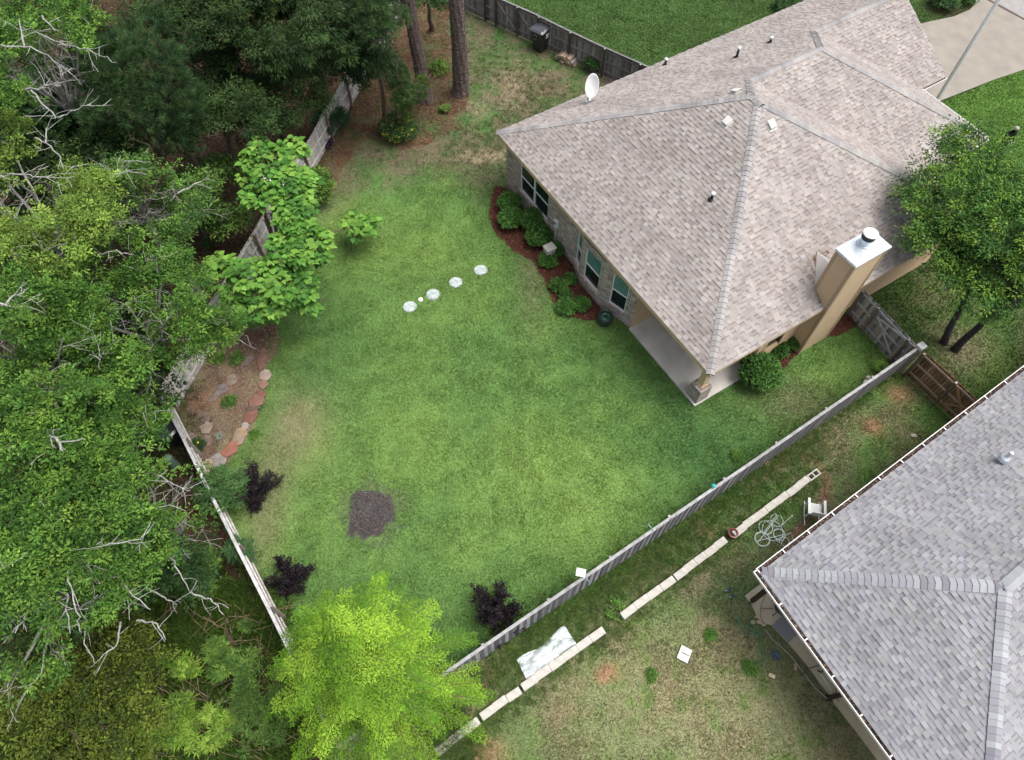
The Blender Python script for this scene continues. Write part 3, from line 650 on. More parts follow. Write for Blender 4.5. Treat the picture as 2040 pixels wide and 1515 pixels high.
mes = [shingles('roof', [NI, E3, RE, AP], M['shingle'], NCOL, nh, 61, expo=.135, shadow_band=.4, dk=.72, wmin=.1, wmax=.24), shingles('roof', [NI, NC, AP], M['shingle'], NCOL, nh, 62, expo=.135, shadow_band=.4, dk=.72, wmin=.1, wmax=.24), shingles('roof', [NC, E4, RE, AP], M['shingle'], NCOL, nh, 63, expo=.135, shadow_band=.4, dk=.72, wmin=.1, wmax=.24)]
nroof = merge_meshes('roof', mes, M['shingle'], nh)
NCC = [(.27, .272, .295), (.32, .325, .35), (.22, .215, .245), (.25, .25, .275), (.33, .345, .36)]
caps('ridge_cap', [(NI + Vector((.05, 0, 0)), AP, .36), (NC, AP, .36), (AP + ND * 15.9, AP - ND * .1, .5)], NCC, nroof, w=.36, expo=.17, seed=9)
gutter('gutter', NE + n1 * .15 + ND * .12, NE + n1 * .15 + ND * 20, nh, -n1, w=.15); gutter('gutter', NE + n2 * .15 + NQ * .02, NE + n2 * .15 + NQ * 8.9, nh, -n2, w=.15)
b = MB(); b.face([NI - Vector((0, 0, .12)), NC - Vector((0, 0, .12)), E4 - Vector((0, 0, .12)), E3 - Vector((0, 0, .12))]); b.build('soffit', M['white'], nh)
b = MB(); w0 = NE + n1 * 1.0 + n2 * 2.6; w0.z = 0; w1 = w0 + ND * 17; w2 = w0 + NQ * 6.4
wall(b, w1, w0, 0, 2.86); wall(b, w0, w2, 0, 2.86, [(1.2, 2.9, .1, 2.2)]); b.build('wall', M['brick'], nh)
window(w0, w2, 1.2, 2.9, .1, 2.2, nh, True, sill=False)
for (u, v_) in ((1497, 1199), (1651, 1391)):
    b = MB(); o = P3(u, v_); b.box(o - Vector((.06, .06, 0)), (.12, 0, 0), (0, .12, 0), (0, 0, 2.86), (.055, .032, .02)); b.box(o - Vector((.09, .09, 0)), (.18, 0, 0), (0, .18, 0), (0, 0, .06), (.055, .032, .02)); b.build('porch_post', M['wood_h'], nh)
o = P3(1985, 968, 4.2); b = MB(); zz = 3 + (5.3 - 3) * ((o - NI).dot(n1)) / max(.1, (AP - NI).dot(n1)); o = P3(2003, 912, zz)
b.lathe(o - Vector((0, 0, .1)), [(.17, 0), (.14, .12), (.06, .18), (.05, .42), (.05, .44)], 12); b.build('vent_pipe', M['metal'], nh)
slab = SLAB
b = MB(); n = len(slab); b.face([(x, y, .07) for x, y in slab])
for i in range(n):
    (x0_, y0_), (x1_, y1_) = slab[i], slab[(i + 1) % n]; b.face([(x0_, y0_, -.05), (x1_, y1_, -.05), (x1_, y1_, .07), (x0_, y0_, .07)])
M['sand'] = pmat('tan_concrete', (.52, .43, .29), .9, .12, 1.2, bscale=40, bump=.002, col2=(.44, .40, .30))
tag(b.build('patio', M['sand']), 'tan concrete patio slab beside the grey roofed house', kind='structure')

# drive, street
def sheet(name, pts, z, m, label):
    b = MB(); b.face([(x, y, z) for x, y in pts])
    o = b.build(name, M[m]); return tag(o, label, kind='structure')
sheet('driveway', DRIVE, .03, 'aggregate', 'pebbly exposed aggregate driveway beside the house')
sheet('street', STREET, .036, 'street', 'pale concrete street past the driveway')
b = MB(); b.bar(P3(1955, -8, .04), P3(2300, 180, .04), .12, .03, c=(.12, .1, .085)); tag(b.build('road_joint', M['stone']), 'dark joint between driveway and street', kind='structure')

# ------------------------------------------------------------------ fences
def fence(name, label, p, q, side, h=1.62, cols=None, posts=(), spacing=2.5, seed=1, rail_n=3, gates=(), cap=False, wav=.03, post_side=1, ptop=0, railcol=(.30, .28, .26), postcol=(.20, .16, .13), pw=.142, cat='fence'):
    """pickets from p to q (Vectors on the ground); side = +1/-1: which hand carries posts and rails"""
    rg = random.Random(seed); p = Vector(p); q = Vector(q); d = q - p; L = d.length; d.normalize(); o = Vector((d.y, -d.x, 0)) * side
    f = thing(name, p, label, cat); hh = lambda s_: h + wav * math.sin(s_ * .9 + seed) + wav * .6 * math.sin(s_ * 2.3 + seed * 2)
    b = MB(); s_ = 0; kk = 0
    while s_ < L - .02:
        w = min(pw * rg.uniform(.8, 1.1), L - s_); kk = (kk + 1) % 2; c = cols[rg.randint(0, 1) * 2 + kk] if len(cols) == 5 else rg.choice(cols); k = rg.uniform(.72, 1.2); c = [x * k for x in c]; z1 = hh(s_) + rg.uniform(-.015, .015); tl = rg.uniform(-.006, .006)
        a = p + d * (s_ + .003) + o * rg.uniform(-.004, .004); t = .018; w2 = w - .008; e = .03
        pts = [(0, .02), (w2, .02), (w2, z1 - e), (w2 - e, z1), (e, z1), (0, z1 - e)]
        i0 = [b.vert(a + d * (x + tl * z) + Vector((0, 0, z)) - o * t / 2, c) for x, z in pts]; i1 = [b.vert(a + d * (x + tl * z) + Vector((0, 0, z)) + o * t / 2, c) for x, z in pts]
        if side > 0: i0, i1 = i0, i1
        b.f.append(i0); b.f.append(i1[::-1])
        for j in range(6): b.f.append([i0[j], i1[j], i1[(j + 1) % 6], i0[(j + 1) % 6]])
        s_ += w
    b.build('pickets', M['wood'], f)
    ss = list(posts) if posts else [i * L / max(1, round(L / spacing)) for i in range(round(L / spacing) + 1)]
    for z in ([.28, .85, 1.42] if rail_n == 3 else [.3, 1.4]):
        for a, e in zip(ss[:-1], ss[1:]):
            r = MB(); k = rg.uniform(.85, 1.15); zz = z * h / 1.62
            r.box(p + d * (a + .01) + o * .012 + Vector((0, 0, zz + wav * math.sin(a * .9 + seed))), d * (e - a - .02), o * .04, (0, 0, .085), [x * k for x in railcol]); r.build('rail', M['wood_h'], f)
    for a in ss:
        r = MB(); k = rg.uniform(.8, 1.15); r.box(p + d * (a - .045) + o * .054, d * .09, o * .09, (0, 0, hh(a) + ptop), [x * k for x in postcol]); r.box(p + d * (a - .043) + o * .056 + Vector((0, 0, hh(a) + ptop)), d * .086, o * .086, (0, 0, .012), (.36, .34, .31)); r.build('post', M['wood_h'], f)
    if cap:
        r = MB(); n = int(L / 2.4) + 1
        for i in range(n):
            a, e = L * i / n, L * (i + 1) / n
            r.bar(p + d * a + o * .03 + Vector((0, 0, hh(a) + .012)), p + d * (e - .01) + o * .03 + Vector((0, 0, hh(e) + .012)), .10, .022, c=[max(railcol) * rg.uniform(.85, 1.05)] * 3)
        r.build('top_board', M['wood_h'], f)
    for (a, e, kind, c) in gates:
        r = MB(); A = p + d * a + o * .06; Z = lambda x, z: A + d * (x * (e - a)) + Vector((0, 0, z))
        if kind == 'X': segs = [((.03, .25), (.97, 1.5)), ((.03, 1.5), (.97, .25))]
        elif kind == 'V': segs = [((.08, 1.2), (.97, .30)), ((.08, 1.2), (.55, .9)), ((.08, 1.2), (.97, 1.5))]
        elif kind == 'K': segs = [((.03, 1.42), (.97, .3))]
        else: segs = [((.03, .3), (.97, 1.45))]
        for m_, (s0, s1) in enumerate(segs): r.bar(Z(*s0) + o * (.012 * m_), Z(*s1) + o * (.012 * m_), .022, .085, up=o.cross(Z(*s1) - Z(*s0)), c=c)
        r.build('gate_brace', M['wood_h'], f)
    return f
GREY = [(.30, .295, .29), (.36, .35, .345), (.25, .245, .25), (.19, .185, .19)]; PALE = [(.46, .44, .42), (.54, .52, .50), (.38, .37, .36), (.50, .47, .43)]
DARKW = [(.21, .195, .19), (.15, .14, .14), (.26, .25, .245), (.19, .17, .155)]; BRN = [(.17, .10, .055), (.21, .125, .065), (.14, .085, .05), (.24, .145, .08)]
def FG(u, v, z): return P3(u, v, z) * Vector((1, 1, 0)) if False else Vector((*G(u, v, z), 0))
FH = 1.62
c0 = FG(1834, 692, FH); c1 = FG(675, 1490, FH)
STR = [(.30, .295, .30), (.085, .085, .095), (.22, .22, .23), (.12, .12, .13), (.07, .07, .08)]
long_fence = fence('wooden_fence', 'long weathered grey picket fence between the green lawn and the block wall', c1, c0, -1, cols=STR, seed=3, cap=True, railcol=(.34, .33, .31), ptop=-.05)
b = MB(); b.box(c0 - Vector((.11, .09, 0)), (.22, 0, 0), (0, .18, 0), (0, 0, FH - .02), (.22, .19, .16)); b.cbox(c0.x, c0.y, FH + .05, .3, .26, .14, rot=.5, c=(.45, .45, .44)); b.build('corner_post', M['wood_h'], long_fence)
a0 = FG(1722, 577, FH); a1 = FG(1828, 690, FH); La = (a1 - a0).length
fence('wooden_fence', 'short grey fence with a braced gate joining chimney side of the brick house', a0, a1, 1, cols=GREY, seed=5, posts=(.05, .95, 2.6, La - .06), gates=((.97, 2.55, 'V', (.42, .43, .45)),), postcol=(.17, .13, .11), railcol=(.36, .37, .39), wav=.01)
b0 = FG(1842, 700, FH); b1 = FG(1975, 822, FH)
Lb = (b1 - b0).length; fb = fence('wooden_fence', 'newer brown fence with a cross braced gate beside the grey roofed house', b0, b1, 1, cols=BRN, seed=6, posts=(.08, 1.55, Lb - .1), gates=((1.6, Lb - .1, 'X', (.34, .22, .12)),), railcol=(.34, .26, .20), postcol=(.19, .14, .105), wav=.01)
r = MB(); 
d0 = FG(985, -8, FH); d1 = FG(1292, 134, FH); dd_ = d1 - d0; d0 = d0 - dd_ * .6; d1 = d1 + dd_.normalized() * 1.5; Ld = (d1 - d0).length; g0 = (FG(985, -8, FH) - d0).length
pst = [.1, 2.4, g0 - .6, g0 + .15, g0 + 1.6, g0 + 3.0, g0 + 5.0, g0 + 7.1, g0 + 9.2, Ld - .1]
fence('wooden_fence', 'dark weathered fence with two gate leaves behind the black wheeled bin', d0, d1, 1, cols=DARKW, seed=7, posts=pst, gates=((g0 + .2, g0 + 1.5, 'K', (.30, .30, .29)), (g0 + 1.65, g0 + 2.9, 'K', (.30, .30, .29))), cap=True, railcol=(.20, .185, .175), postcol=(.085, .06, .048))
e0 = FG(697, 138, FH); e1 = FG(315, 777, FH); ex = e0 + (e0 - e1).normalized() * 12
fence('wooden_fence', 'pale weathered fence running under the big leaved tree towards the pines', ex, e1, -1, cols=PALE, seed=8, postcol=(.20, .14, .10), railcol=(.52, .49, .45), spacing=2.45)
f0 = FG(314, 778, FH); f1 = FG(672, 1490, FH)
ff = fence('wooden_fence', 'crooked whitish old fence between the dark purple shrubs and the woods', f0, f1, -1, cols=PALE, seed=9, cap=True, railcol=(.50, .47, .43), postcol=(.30, .26, .22), wav=.05)
b = MB(); b.bar(P3(318, 785, 1.62), P3(398, 932, .9), .03, .14, c=(.50, .46, .41)); b.bar(P3(318, 785, 1.05), P3(352, 855, .25), .12, .04, c=(.36, .31, .27)); b.build('loose_board', M['wood_h'], ff)

# ------------------------------------------------------------------ block wall
def block_mb(L=.5, Wd=.24, Hh=.24, hollow=False, rg=None, tone=1.0):
    b = MB(); t = .045; c = [tone] * 3
    if not hollow:
        b.box((-L / 2, -Wd / 2, 0), (L, 0, 0), (0, Wd, 0), (0, 0, Hh), c)
        for x in (-L * .24, L * .24): b.box((x - L * .17, -Wd / 2 + t, Hh - .003), (L * .34, 0, 0), (0, Wd - 2 * t, 0), (0, 0, .006), [tone * .93] * 3)
    else:
        b.box((-L / 2, -Wd / 2, 0), (L, 0, 0), (0, t, 0), (0, 0, Hh), c); b.box((-L / 2, Wd / 2 - t, 0), (L, 0, 0), (0, t, 0), (0, 0, Hh), c)
        for x in (-L / 2, -t / 2, L / 2 - t): b.box((x, -Wd / 2 + t, 0), (t, 0, 0), (0, Wd - 2 * t, 0), (0, 0, Hh), c)
        b.box((-L / 2 + t, -Wd / 2 + t, 0), (L - 2 * t, 0, 0), (0, Wd - 2 * t, 0), (0, 0, .03), (.1, .08, .07))
    return b
rgb = random.Random(12); proto = None; k = 0
segs = [((1632, 938), (1462, 1064), .26, 0), ((1447, 1074), (1345, 1150), .26, 0), ((1343, 1152), (1240, 1228), .24, 0), ((1204, 1255), (1040, 1370), .24, 0), ((1036, 1374), (958, 1429), .22, 0), ((953, 1434), (868, 1500), .20, -.03)]
for si, (p, q, hz, zz) in enumerate(segs):
    A = P3(*p, hz); B_ = P3(*q, hz); A.z = B_.z = 0; d = (B_ - A); n = max(1, round(d.length / .5)); an = math.atan2(d.y, d.x)
    for i in range(n):
        hol = (si == 0 and i == 0)
        if hol:
            o = block_mb(L=.49, hollow=True).build('concrete_block', M['block'], world=False); tag(o, 'open concrete block with two hollow cores at the upper right end of the low wall', 'block', 'concrete blocks of the low garden wall')
        elif proto is None:
            o = proto = block_mb(L=.492).build('concrete_block', M['block'], world=False, bevel=.006)
            tag(o, 'solid pale concrete block laid in the low wall along the neighbouring yard', 'block', 'concrete blocks of the low garden wall')
        else: o = proto.copy(); link(o)
        c = A + d * ((i + .5) / n); ofs = rgb.uniform(-.012, .012)
        o.location = (c.x + ofs, c.y - ofs, zz + rgb.uniform(-.02, .012) - .26 + hz + (.0 if si else 0)); o.rotation_euler = (0, rgb.uniform(-.012, .012), an + rgb.uniform(-.018, .018)); o.scale = (d.length / n / .5, 1, 1)
# raised cap blocks
for (p, q, hz) in (((1334, 1153), (1300, 1178), .36),):
    pass

# ------------------------------------------------------------------ yard objects
def bin_(name, loc, rot, label, handle=True, stripes=False):
    t = thing(name, loc, label, 'trash bin'); o = Vector(loc); ca, sa = math.cos(rot), math.sin(rot); X_ = Vector((ca, sa, 0)); Yv = Vector((-sa, ca, 0))
    b = MB(); lv = []
    for z, hx, hy in ((.06, .22, .24), (.12, .24, .27), (.8, .29, .34), (.93, .30, .36), (.95, .33, .39), (.99, .33, .39)):
        lv.append([b.vert(o + X_ * x * hx + Yv * y * hy + Vector((0, 0, z))) for x, y in ((-1, -.8), (-.8, -1), (.8, -1), (1, -.8), (1, .8), (.8, 1), (-.8, 1), (-1, .8))])
    for a, c in zip(lv[:-1], lv[1:]):
        for j in range(8): b.f.append([a[j], a[(j + 1) % 8], c[(j + 1) % 8], c[j]])
    b.f.append(lv[0][::-1]); b.f.append(lv[-1]); b.build('body', M['plastic_black'], t)
    b = MB(); lv = []
    for z, s_ in ((1.0, 1.0), (1.05, 1.0), (1.10, .8), (1.12, .35)):
        lv.append([b.vert(o + X_ * x * .345 * s_ + Yv * (y * .41 * s_) + Vector((0, 0, z + .03 * y))) for x, y in ((-1, -.8), (-.8, -1), (.8, -1), (1, -.8), (1, .8), (.8, 1), (-.8, 1), (-1, .8))])
    for a, c in zip(lv[:-1], lv[1:]):
        for j in range(8): b.f.append([a[j], a[(j + 1) % 8], c[(j + 1) % 8], c[j]])
    b.f.append(lv[0][::-1]); b.f.append(lv[-1]); b.build('lid', M['lidm'], t)
    for s_ in (-1, 1):
        b = MB(); c = o + X_ * s_ * .27 + Yv * .3 + Vector((0, 0, .13)); b.tube([c - X_ * .04, c + X_ * .04], .13, 14); b.build('wheel', M['plastic_black'], t)
    b = MB(); b.tube([o + X_ * -.28 + Yv * .42 + Vector((0, 0, .98)), o + X_ * .28 + Yv * .42 + Vector((0, 0, .98))], .02, 8); b.build('handle', M['plastic_black'], t)
    return t, X_, Yv, o
M['lidm'] = pmat('shiny_bin_lid', (.05, .055, .065), .18, .2, 5, spec=.7)
def text(body, size, loc, xdir, up, m, parent, name, extr=.002):
    cu = bpy.data.curves.new(name, 'FONT'); cu.body = body; cu.size = size; cu.extrude = extr; cu.align_x = 'CENTER'; cu.align_y = 'CENTER'
    tmp = bpy.data.objects.new('tmp', cu); S.collection.objects.link(tmp); dg = bpy.context.evaluated_depsgraph_get(); me = bpy.data.meshes.new_from_object(tmp.evaluated_get(dg)); bpy.data.objects.remove(tmp)
    x = Vector(xdir).normalized(); z = x.cross(Vector(up)).normalized(); y = z.cross(x); g = org(parent); loc = Vector(loc)
    for v in me.vertices: c = v.co.copy(); v.co = loc + x * c.x + y * c.y + z * c.z - g
    me.materials.clear(); me.materials.append(m); o = bpy.data.objects.new(name, me); return link(o, parent)
t, X_, Yv, o = bin_('trash_bin', P3(1077, 98), R(-38), 'tall black wheeled bin with a glossy lid standing against the dark fence')
b = MB(); A = o + X_ * .323 * .93 + Yv * -.08 + Vector((0, 0, .68))
b = MB()
for i, (w, z) in enumerate(((.20, 0), (.18, .075), (.20, .15))): b.box(o + X_ * .297 + Yv * (-w / 2 + .02) + Vector((0, 0, .66 + z)), Yv * w, X_ * .006, (0, 0, .045), (.7, .7, .7))
b.build('sticker', M['plain'], t)
b = MB(); cN = [o - Yv * .352 + X_ * (math.cos(a) * .06 - .04) + Vector((0, 0, .80 + math.sin(a) * .06)) for a in [R(q) for q in range(-30, 211, 20)]]; b.tube(cN, .008, 5, (.5, .5, .5)); b.box(o - Yv * .352 + X_ * -.12 + Vector((0, 0, .64)), X_ * .16, -Yv * .004, (0, 0, .012), (.35, .35, .35)); b.build('emblem', M['plain'], t); t.scale = (1.3, 1.3, 1.22)
bin_('trash_bin', P3(352, 880), R(60), 'black bin with white stripes tucked outside the whitish old fence')
t = thing('utility_pedestal', P3(350, 928), 'round green utility pedestal on the bare soil outside the old fence', 'pedestal'); b = MB(); b.lathe(P3(350, 928), [(.15, 0), (.15, .65), (.13, .72), (.05, .76)], 18, (.16, .26, .20)); b.build('casing', M['plain'], t); b = MB(); b.lathe(P3(350, 928), [(.165, .0), (.165, .06), (.15, .07)], 18, (.12, .20, .16)); b.build('base_ring', M['plain'], t)
# firewood
rg = random.Random(5); fw = P3(1132, 122); da = R(-36); u_ = Vector((math.cos(da), math.sin(da), 0)); v_ = Vector((-math.sin(da), math.cos(da), 0)); k = 0
def log_mb(L, r, c, rg):
    b = MB(); n = 7; a0_ = rg.random() * 6; pr = [(math.cos(a0_ + 2 * math.pi * j / n) * r * rg.uniform(.75, 1.1), math.sin(a0_ + 2 * math.pi * j / n) * r * rg.uniform(.6, 1.1)) for j in range(n)]
    e = [[b.vert((x, s_ * L / 2, z), c) for x, z in pr] for s_ in (-1, 1)]
    for j in range(n): b.f.append([e[0][j], e[0][(j + 1) % n], e[1][(j + 1) % n], e[1][j]])
    cc = (.42, .31, .2); f0_ = [b.vert((x, -L / 2 - .001, z), cc) for x, z in pr]; f1_ = [b.vert((x, L / 2 + .001, z), cc) for x, z in pr]; b.f.append(f0_[::-1]); b.f.append(f1_); return b
LC = [(.34, .26, .19), (.25, .18, .13), (.42, .34, .25), (.20, .15, .12), (.36, .33, .30)]
for row, cnt in ((0, 8), (1, 7), (2, 5)):
    for i in range(cnt):
        b = log_mb(rg.uniform(.6, .8), rg.uniform(.08, .105), rg.choice(LC), rg); o = b.build('firewood_log', M['stone'], world=False)
        q = fw + u_ * ((i - cnt / 2) * .155 + rg.uniform(-.02, .02)) + v_ * rg.uniform(-.05, .05); o.location = (q.x, q.y, .08 + row * .13); o.rotation_euler = (rg.uniform(-.06, .06), 0, da + rg.uniform(-.15, .15))
        tag(o, 'split log in the firewood pile beside the dark fence', 'firewood', 'split logs in the firewood pile')
# garden hose pot, pedestal, meter
hp0 = P3(1204, 642); t = thing('hose_pot', hp0, 'round dark green hose pot on the grass by the bay window', 'hose pot')
b = MB(); b.lathe(hp0, [(.20, 0), (.29, .08), (.32, .3), (.30, .44), (.27, .47), (.25, .46), (.24, .34), (.05, .33)], 22, (.02, .04, .038)); b.build('pot', M['gloss'], t)
b = MB(); pts = [hp0 + Vector((math.cos(a * .5) * (.2 - a * .003), math.sin(a * .5) * (.2 - a * .003), .37 + .012 * math.sin(a))) for a in range(36)]; b.tube(pts, .018, 6, (.03, .12, .06)); b.tube([hp0 + Vector((.1, .2, .42)), hp0 + Vector((.0, .36, .5)), H(-.0, 6.0, .55)], .014, 6, (.1, .11, .1)); b.build('hose', M['gloss'], t)
q = P3(1094, 512); t = thing('electrical_pedestal', q, 'stubby grey metal box standing in the mulch below the meter box', 'utility box'); b = MB(); b.cbox(q.x, q.y, .3, .42, .36, .6, R(32), (.46, .45, .42)); b.build('cabinet', M['plain'], t, bevel=.02); b = MB(); b.cbox(q.x, q.y, .63, .48, .42, .07, R(32), (.42, .40, .36)); b.build('lid', M['plain'], t, bevel=.02)
q = H(.3, 9.75, 1.15); t = thing('meter_box', q, 'small white meter box with a pipe on the brick wall', 'meter box'); b = MB(); b.box(q - E1 * .13 - E2 * .12, E1 * .13, E2 * .24, (0, 0, .36), (.72, .73, .72)); b.build('casing', M['plain'], t, bevel=.01)
b = MB(); b.tube([q - E1 * .06, q - E1 * .06 - Vector((0, 0, 1.1))], .022, 8, (.6, .6, .58)); b.build('conduit', M['plain'], t); b = MB(); b.tube([q - E1 * .13 + Vector((0, 0, .27)), q - E1 * .2 + Vector((0, 0, .27))], .075, 14, (.2, .2, .2)); b.build('dial', M['gloss'], t)
# birdhouse
pb = P3(914, 190); tz = 3.5
q = FG(916, 47, tz); q = Vector((q.x, q.y - .1, tz)); t = thing('birdhouse', q, 'small tan wooden birdhouse fixed high on the nearer pine trunk', 'birdhouse')
b = MB(); b.cbox(q.x, q.y, q.z, .24, .22, .42, 0, (.42, .33, .26)); b.build('box', M['wood_h'], t); b = MB(); b.box(q + Vector((-.16, -.2, .20)), (.32, 0, 0), (0, .36, .1), (0, 0, .025), (.46, .39, .34)); b.build('roof', M['wood_h'], t); b = MB(); b.tube([q + Vector((0, -.108, .04)), q + Vector((0, -.118, .04))], .03, 12, (.03, .02, .02)); b.build('entry_hole', M['plain'], t)
# flagpole
_fp = G(1852, 223, 0); fp = Vector((*_fp, 0)); t = thing('flagpole', fp, 'tall bare white flagpole rising beside the driveway beyond the roof', 'flagpole')
b = MB(); b.tube([fp, fp + Vector((0, 0, 4)), fp + Vector((0, 0, 7.15))], [.10, .095, .085], 14); b.build('pole', M['white'], t); b = MB(); b.lathe(fp, [(.12, 0), (.12, .03), (.07, .06)], 14); b.build('base_collar', M['white'], t)
b = MB(); b.lathe(fp + Vector((0, 0, 7.15)), [(.11, 0), (.11, .1), (.07, .12), (.06, .45)], 12); b.ball(fp + Vector((0, 0, 7.7)), .09, 8); b.build('truck', M['white'], t)
# rocking chair
def chair(loc, rot):
    t = thing('rocking_chair', loc, 'white wooden rocking chair on the grass beside the grey roofed house', 'rocking chair'); t.rotation_euler = (0, 0, rot); t.scale = (.86, .86, .86); Wm = M['white']
    def part(n, b): return b.build(n, Wm, t, world=False)
    b = MB()
    for i in range(6): b.box((-.26, -.24 + i * .085, .42), (.52, 0, 0), (0, .075, 0), (0, 0, .02))
    part('seat', b); b = MB()
    for i in range(7): b.box((-.25 + i * .075, .27, .45), (.055, 0, 0), (0, .015, 0), (0, .14, .62))
    b.box((-.28, .255, .45), (.56, 0, 0), (0, .03, 0), (0, .01, .06)); b.box((-.28, .39, 1.03), (.56, 0, 0), (0, .035, 0), (0, .02, .09)); part('backrest', b)
    for s_ in (-1, 1):
        b = MB(); b.box((s_ * .31 - .05, -.34, .66), (.10, 0, 0), (0, .68, 0), (0, 0, .025)); part('armrest', b)
        b = MB(); b.box((s_ * .29 - .02, -.27, .06), (.04, 0, 0), (0, .04, 0), (0, 0, .6)); part('leg', b); b = MB(); b.box((s_ * .29 - .02, .25, .06), (.04, 0, 0), (0, .04, 0), (0, .03, .6)); part('leg', b)
        b = MB(); b.tube([(s_ * .29, y, .03 + .16 * y * y) for y in np.linspace(-.45, .62, 12)], .022, 6); part('rocker', b)
    return t
chair(P3(1616, 1022), R(168))
# flower pot on the wall
q = P3(1456, 1068, .0); t = thing('flower_pot', q, 'empty dark red flower pot standing in a gap of the block wall', 'flower pot'); b = MB(); b.lathe(q, [(.11, 0), (.15, .28), (.175, .29), (.175, .34), (.145, .345), (.13, .2), (.02, .19)], 24, (.22, .03, .03)); b.build('pot', M['gloss'], t); b = MB(); b.lathe(q + Vector((0, 0, .2)), [(.125, 0), (.125, .02), (.01, .03)], 20, (.05, .03, .025)); b.build('soil', M['litter'], t)
# coiled pale hose
rg = random.Random(8); q = P3(1540, 1060); pts = []
for (u, v, r, n0) in ((1525, 1052, .24, 2), (1547, 1038, .22, 1), (1518, 1075, .25, 2), (1552, 1066, .2, 2), (1562, 1080, .16, 1), (1538, 1058, .36, 1)):
    c = P3(u, v); 
    for i in range(int(n0 * 22)): a = i * 2 * math.pi / 22 + u; rr = r * (1 + .04 * math.sin(i * .7)); pts.append(c + Vector((math.cos(a) * rr, math.sin(a) * rr, .02 + .02 * rg.random())))
pts += [P3(1575, 1062, .03), P3(1582, 1080, .03), P3(1585, 1100, .03)]
b = MB(); b.tube(pts, .013, 6, (.48, .56, .52)); tag(b.build('garden_hose', M['gloss']), 'pale green garden hose lying in loose coils near the rocking chair', 'hose')
b = MB(); b.tube([P3(1557, 1047, .03), P3(1578, 1028, .05)], .012, 6, (.6, .65, .62)); b.ball(P3(1578, 1028, .05), .03, 6, c=(.7, .7, .7)); tag(b.build('metal_rod', M['gloss']), 'thin pale rod lying on the grass above the coiled hose', 'rod')
# plastic sheet
def sheetmesh(name, outl, z, m, label, cat, amp=.09, seed=1, n=26):
    P = [Vector((*G(u, v), 0)) for u, v in outl]; rg = np.random.RandomState(seed); (a, b_, c_, d_) = P; V = []
    for i in range(n + 1):
        for j in range(n + 1):
            s_, t_ = i / n, j / n; p = (a * (1 - s_) + b_ * s_) * (1 - t_) + (d_ * (1 - s_) + c_ * s_) * t_
            w = .14 * (math.sin(s_ * 7 + 1) * (1 - t_) * .6 + math.sin(s_ * 11) * .2 * t_) ; p = p + Vector((w * .3, w, 0)); V.append((p.x, p.y, 0))
    V = np.array(V); ed = np.array([min(1, 4 * min(i, n - i, j, n - j) / n) for i in range(n + 1) for j in range(n + 1)])
    u_ = V[:, 0] * .86 + V[:, 1] * .5; w_ = -V[:, 0] * .5 + V[:, 1] * .86
    V[:, 2] = z + amp * (np.abs(fbm(u_ / 4, w_, .35, seed, 4) - .5) * 3) + amp * .8 * fbm(V[:, 0], V[:, 1], .3, seed + 3) * (.3 + ed)
    Q = np.array([[i * (n + 1) + j, (i + 1) * (n + 1) + j, (i + 1) * (n + 1) + j + 1, i * (n + 1) + j + 1] for i in range(n) for j in range(n)])
    o = quick(name, V, Q, np.ones((len(V), 3)), m); return tag(o, label, cat)
M['poly'] = pmat('milky_plastic', (.62, .68, .70), .16, .22, 6, spec=.8, trans=.12)
sheetmesh('plastic_sheet', ((1028, 1320), (1122, 1252), (1148, 1282), (1050, 1358)), .03, M['poly'], 'crumpled clear plastic sheet lying against the block wall', 'plastic sheet', .12, 5, 60)
# drain cover, blocks, toys and hoses of the neighbouring yard
q = P3(1363, 1304); b = MB(); b.cbox(q.x, q.y, .035, .36, .44, .05, R(-28), (.66, .65, .62))
for i in range(5): b.cbox(q.x + .01 * i, q.y + .0, .062, .30 - .02 * i, .02, .008, R(-28), (.5, .5, .48))
tag(b.build('vent_cover', M['plain'], bevel=.006), 'square white cover lying alone on the dry neighbouring grass', 'cover')
q = P3(1537, 1347); b = MB(); b.cbox(q.x, q.y, .03, .2, .11, .06, R(-22), (.66, .56, .38)); tag(b.build('wood_offcut', M['wood_h'], bevel=.004), 'short yellow wood offcut on the grass near the patio', 'offcut')
q = P3(1584, 1329); b = MB(); b.cbox(q.x, q.y, .025, .09, .2, .05, R(-10), (.42, .30, .18)); tag(b.build('brick_piece', M['stone'], bevel=.004), 'small tan piece lying by the patio edge', 'piece')
for i, (u, v, lab) in enumerate(((1449, 1180, 'dark toy tool lying on the grass, upper one of two near the roof corner'), (1457, 1193, 'dark toy tool lying on the grass, lower one of two near the roof corner'))):
    q = P3(u, v, .04); b = MB(); b.tube([q, q + Vector((.1, .14, .02))], [.03, .045], 8, (.05, .07, .10)); b.tube([q + Vector((.02, .03, 0)), q + Vector((-.08, .05, .02))], .02, 6, (.3, .35, .4)); b.tube([q + Vector((.1, .14, .02)), q + Vector((.17, .08, .02))], .018, 6, (.08, .1, .1)); tag(b.build('toy_tool', M['gloss']), lab, 'toy')
q = P3(1545, 1306, .05); b = MB()
for i in range(9):
    a = i * .7; b.tube([q, q + Vector((math.cos(a) * .11, math.sin(a) * .11, .06)), q + Vector((math.cos(a + .4) * .16, math.sin(a + .4) * .16, 0))], .022, 6, (.05, .08, .17) if i % 2 else (.10, .13, .2))
tag(b.build('sprinkler', M['gloss']), 'dark blue sprinkler on the grass beside the patio slab', 'sprinkler')
rg = random.Random(3); pts = []
for k_, (u, v) in enumerate([(1466, 1218), (1470, 1240), (1480, 1256), (1500, 1262), (1512, 1268), (1496, 1252), (1482, 1248), (1500, 1240), (1516, 1262), (1514, 1290), (1524, 1312), (1518, 1330)]): pts.append(P3(u, v, .03 + .02 * (k_ % 2)))
pts2 = []
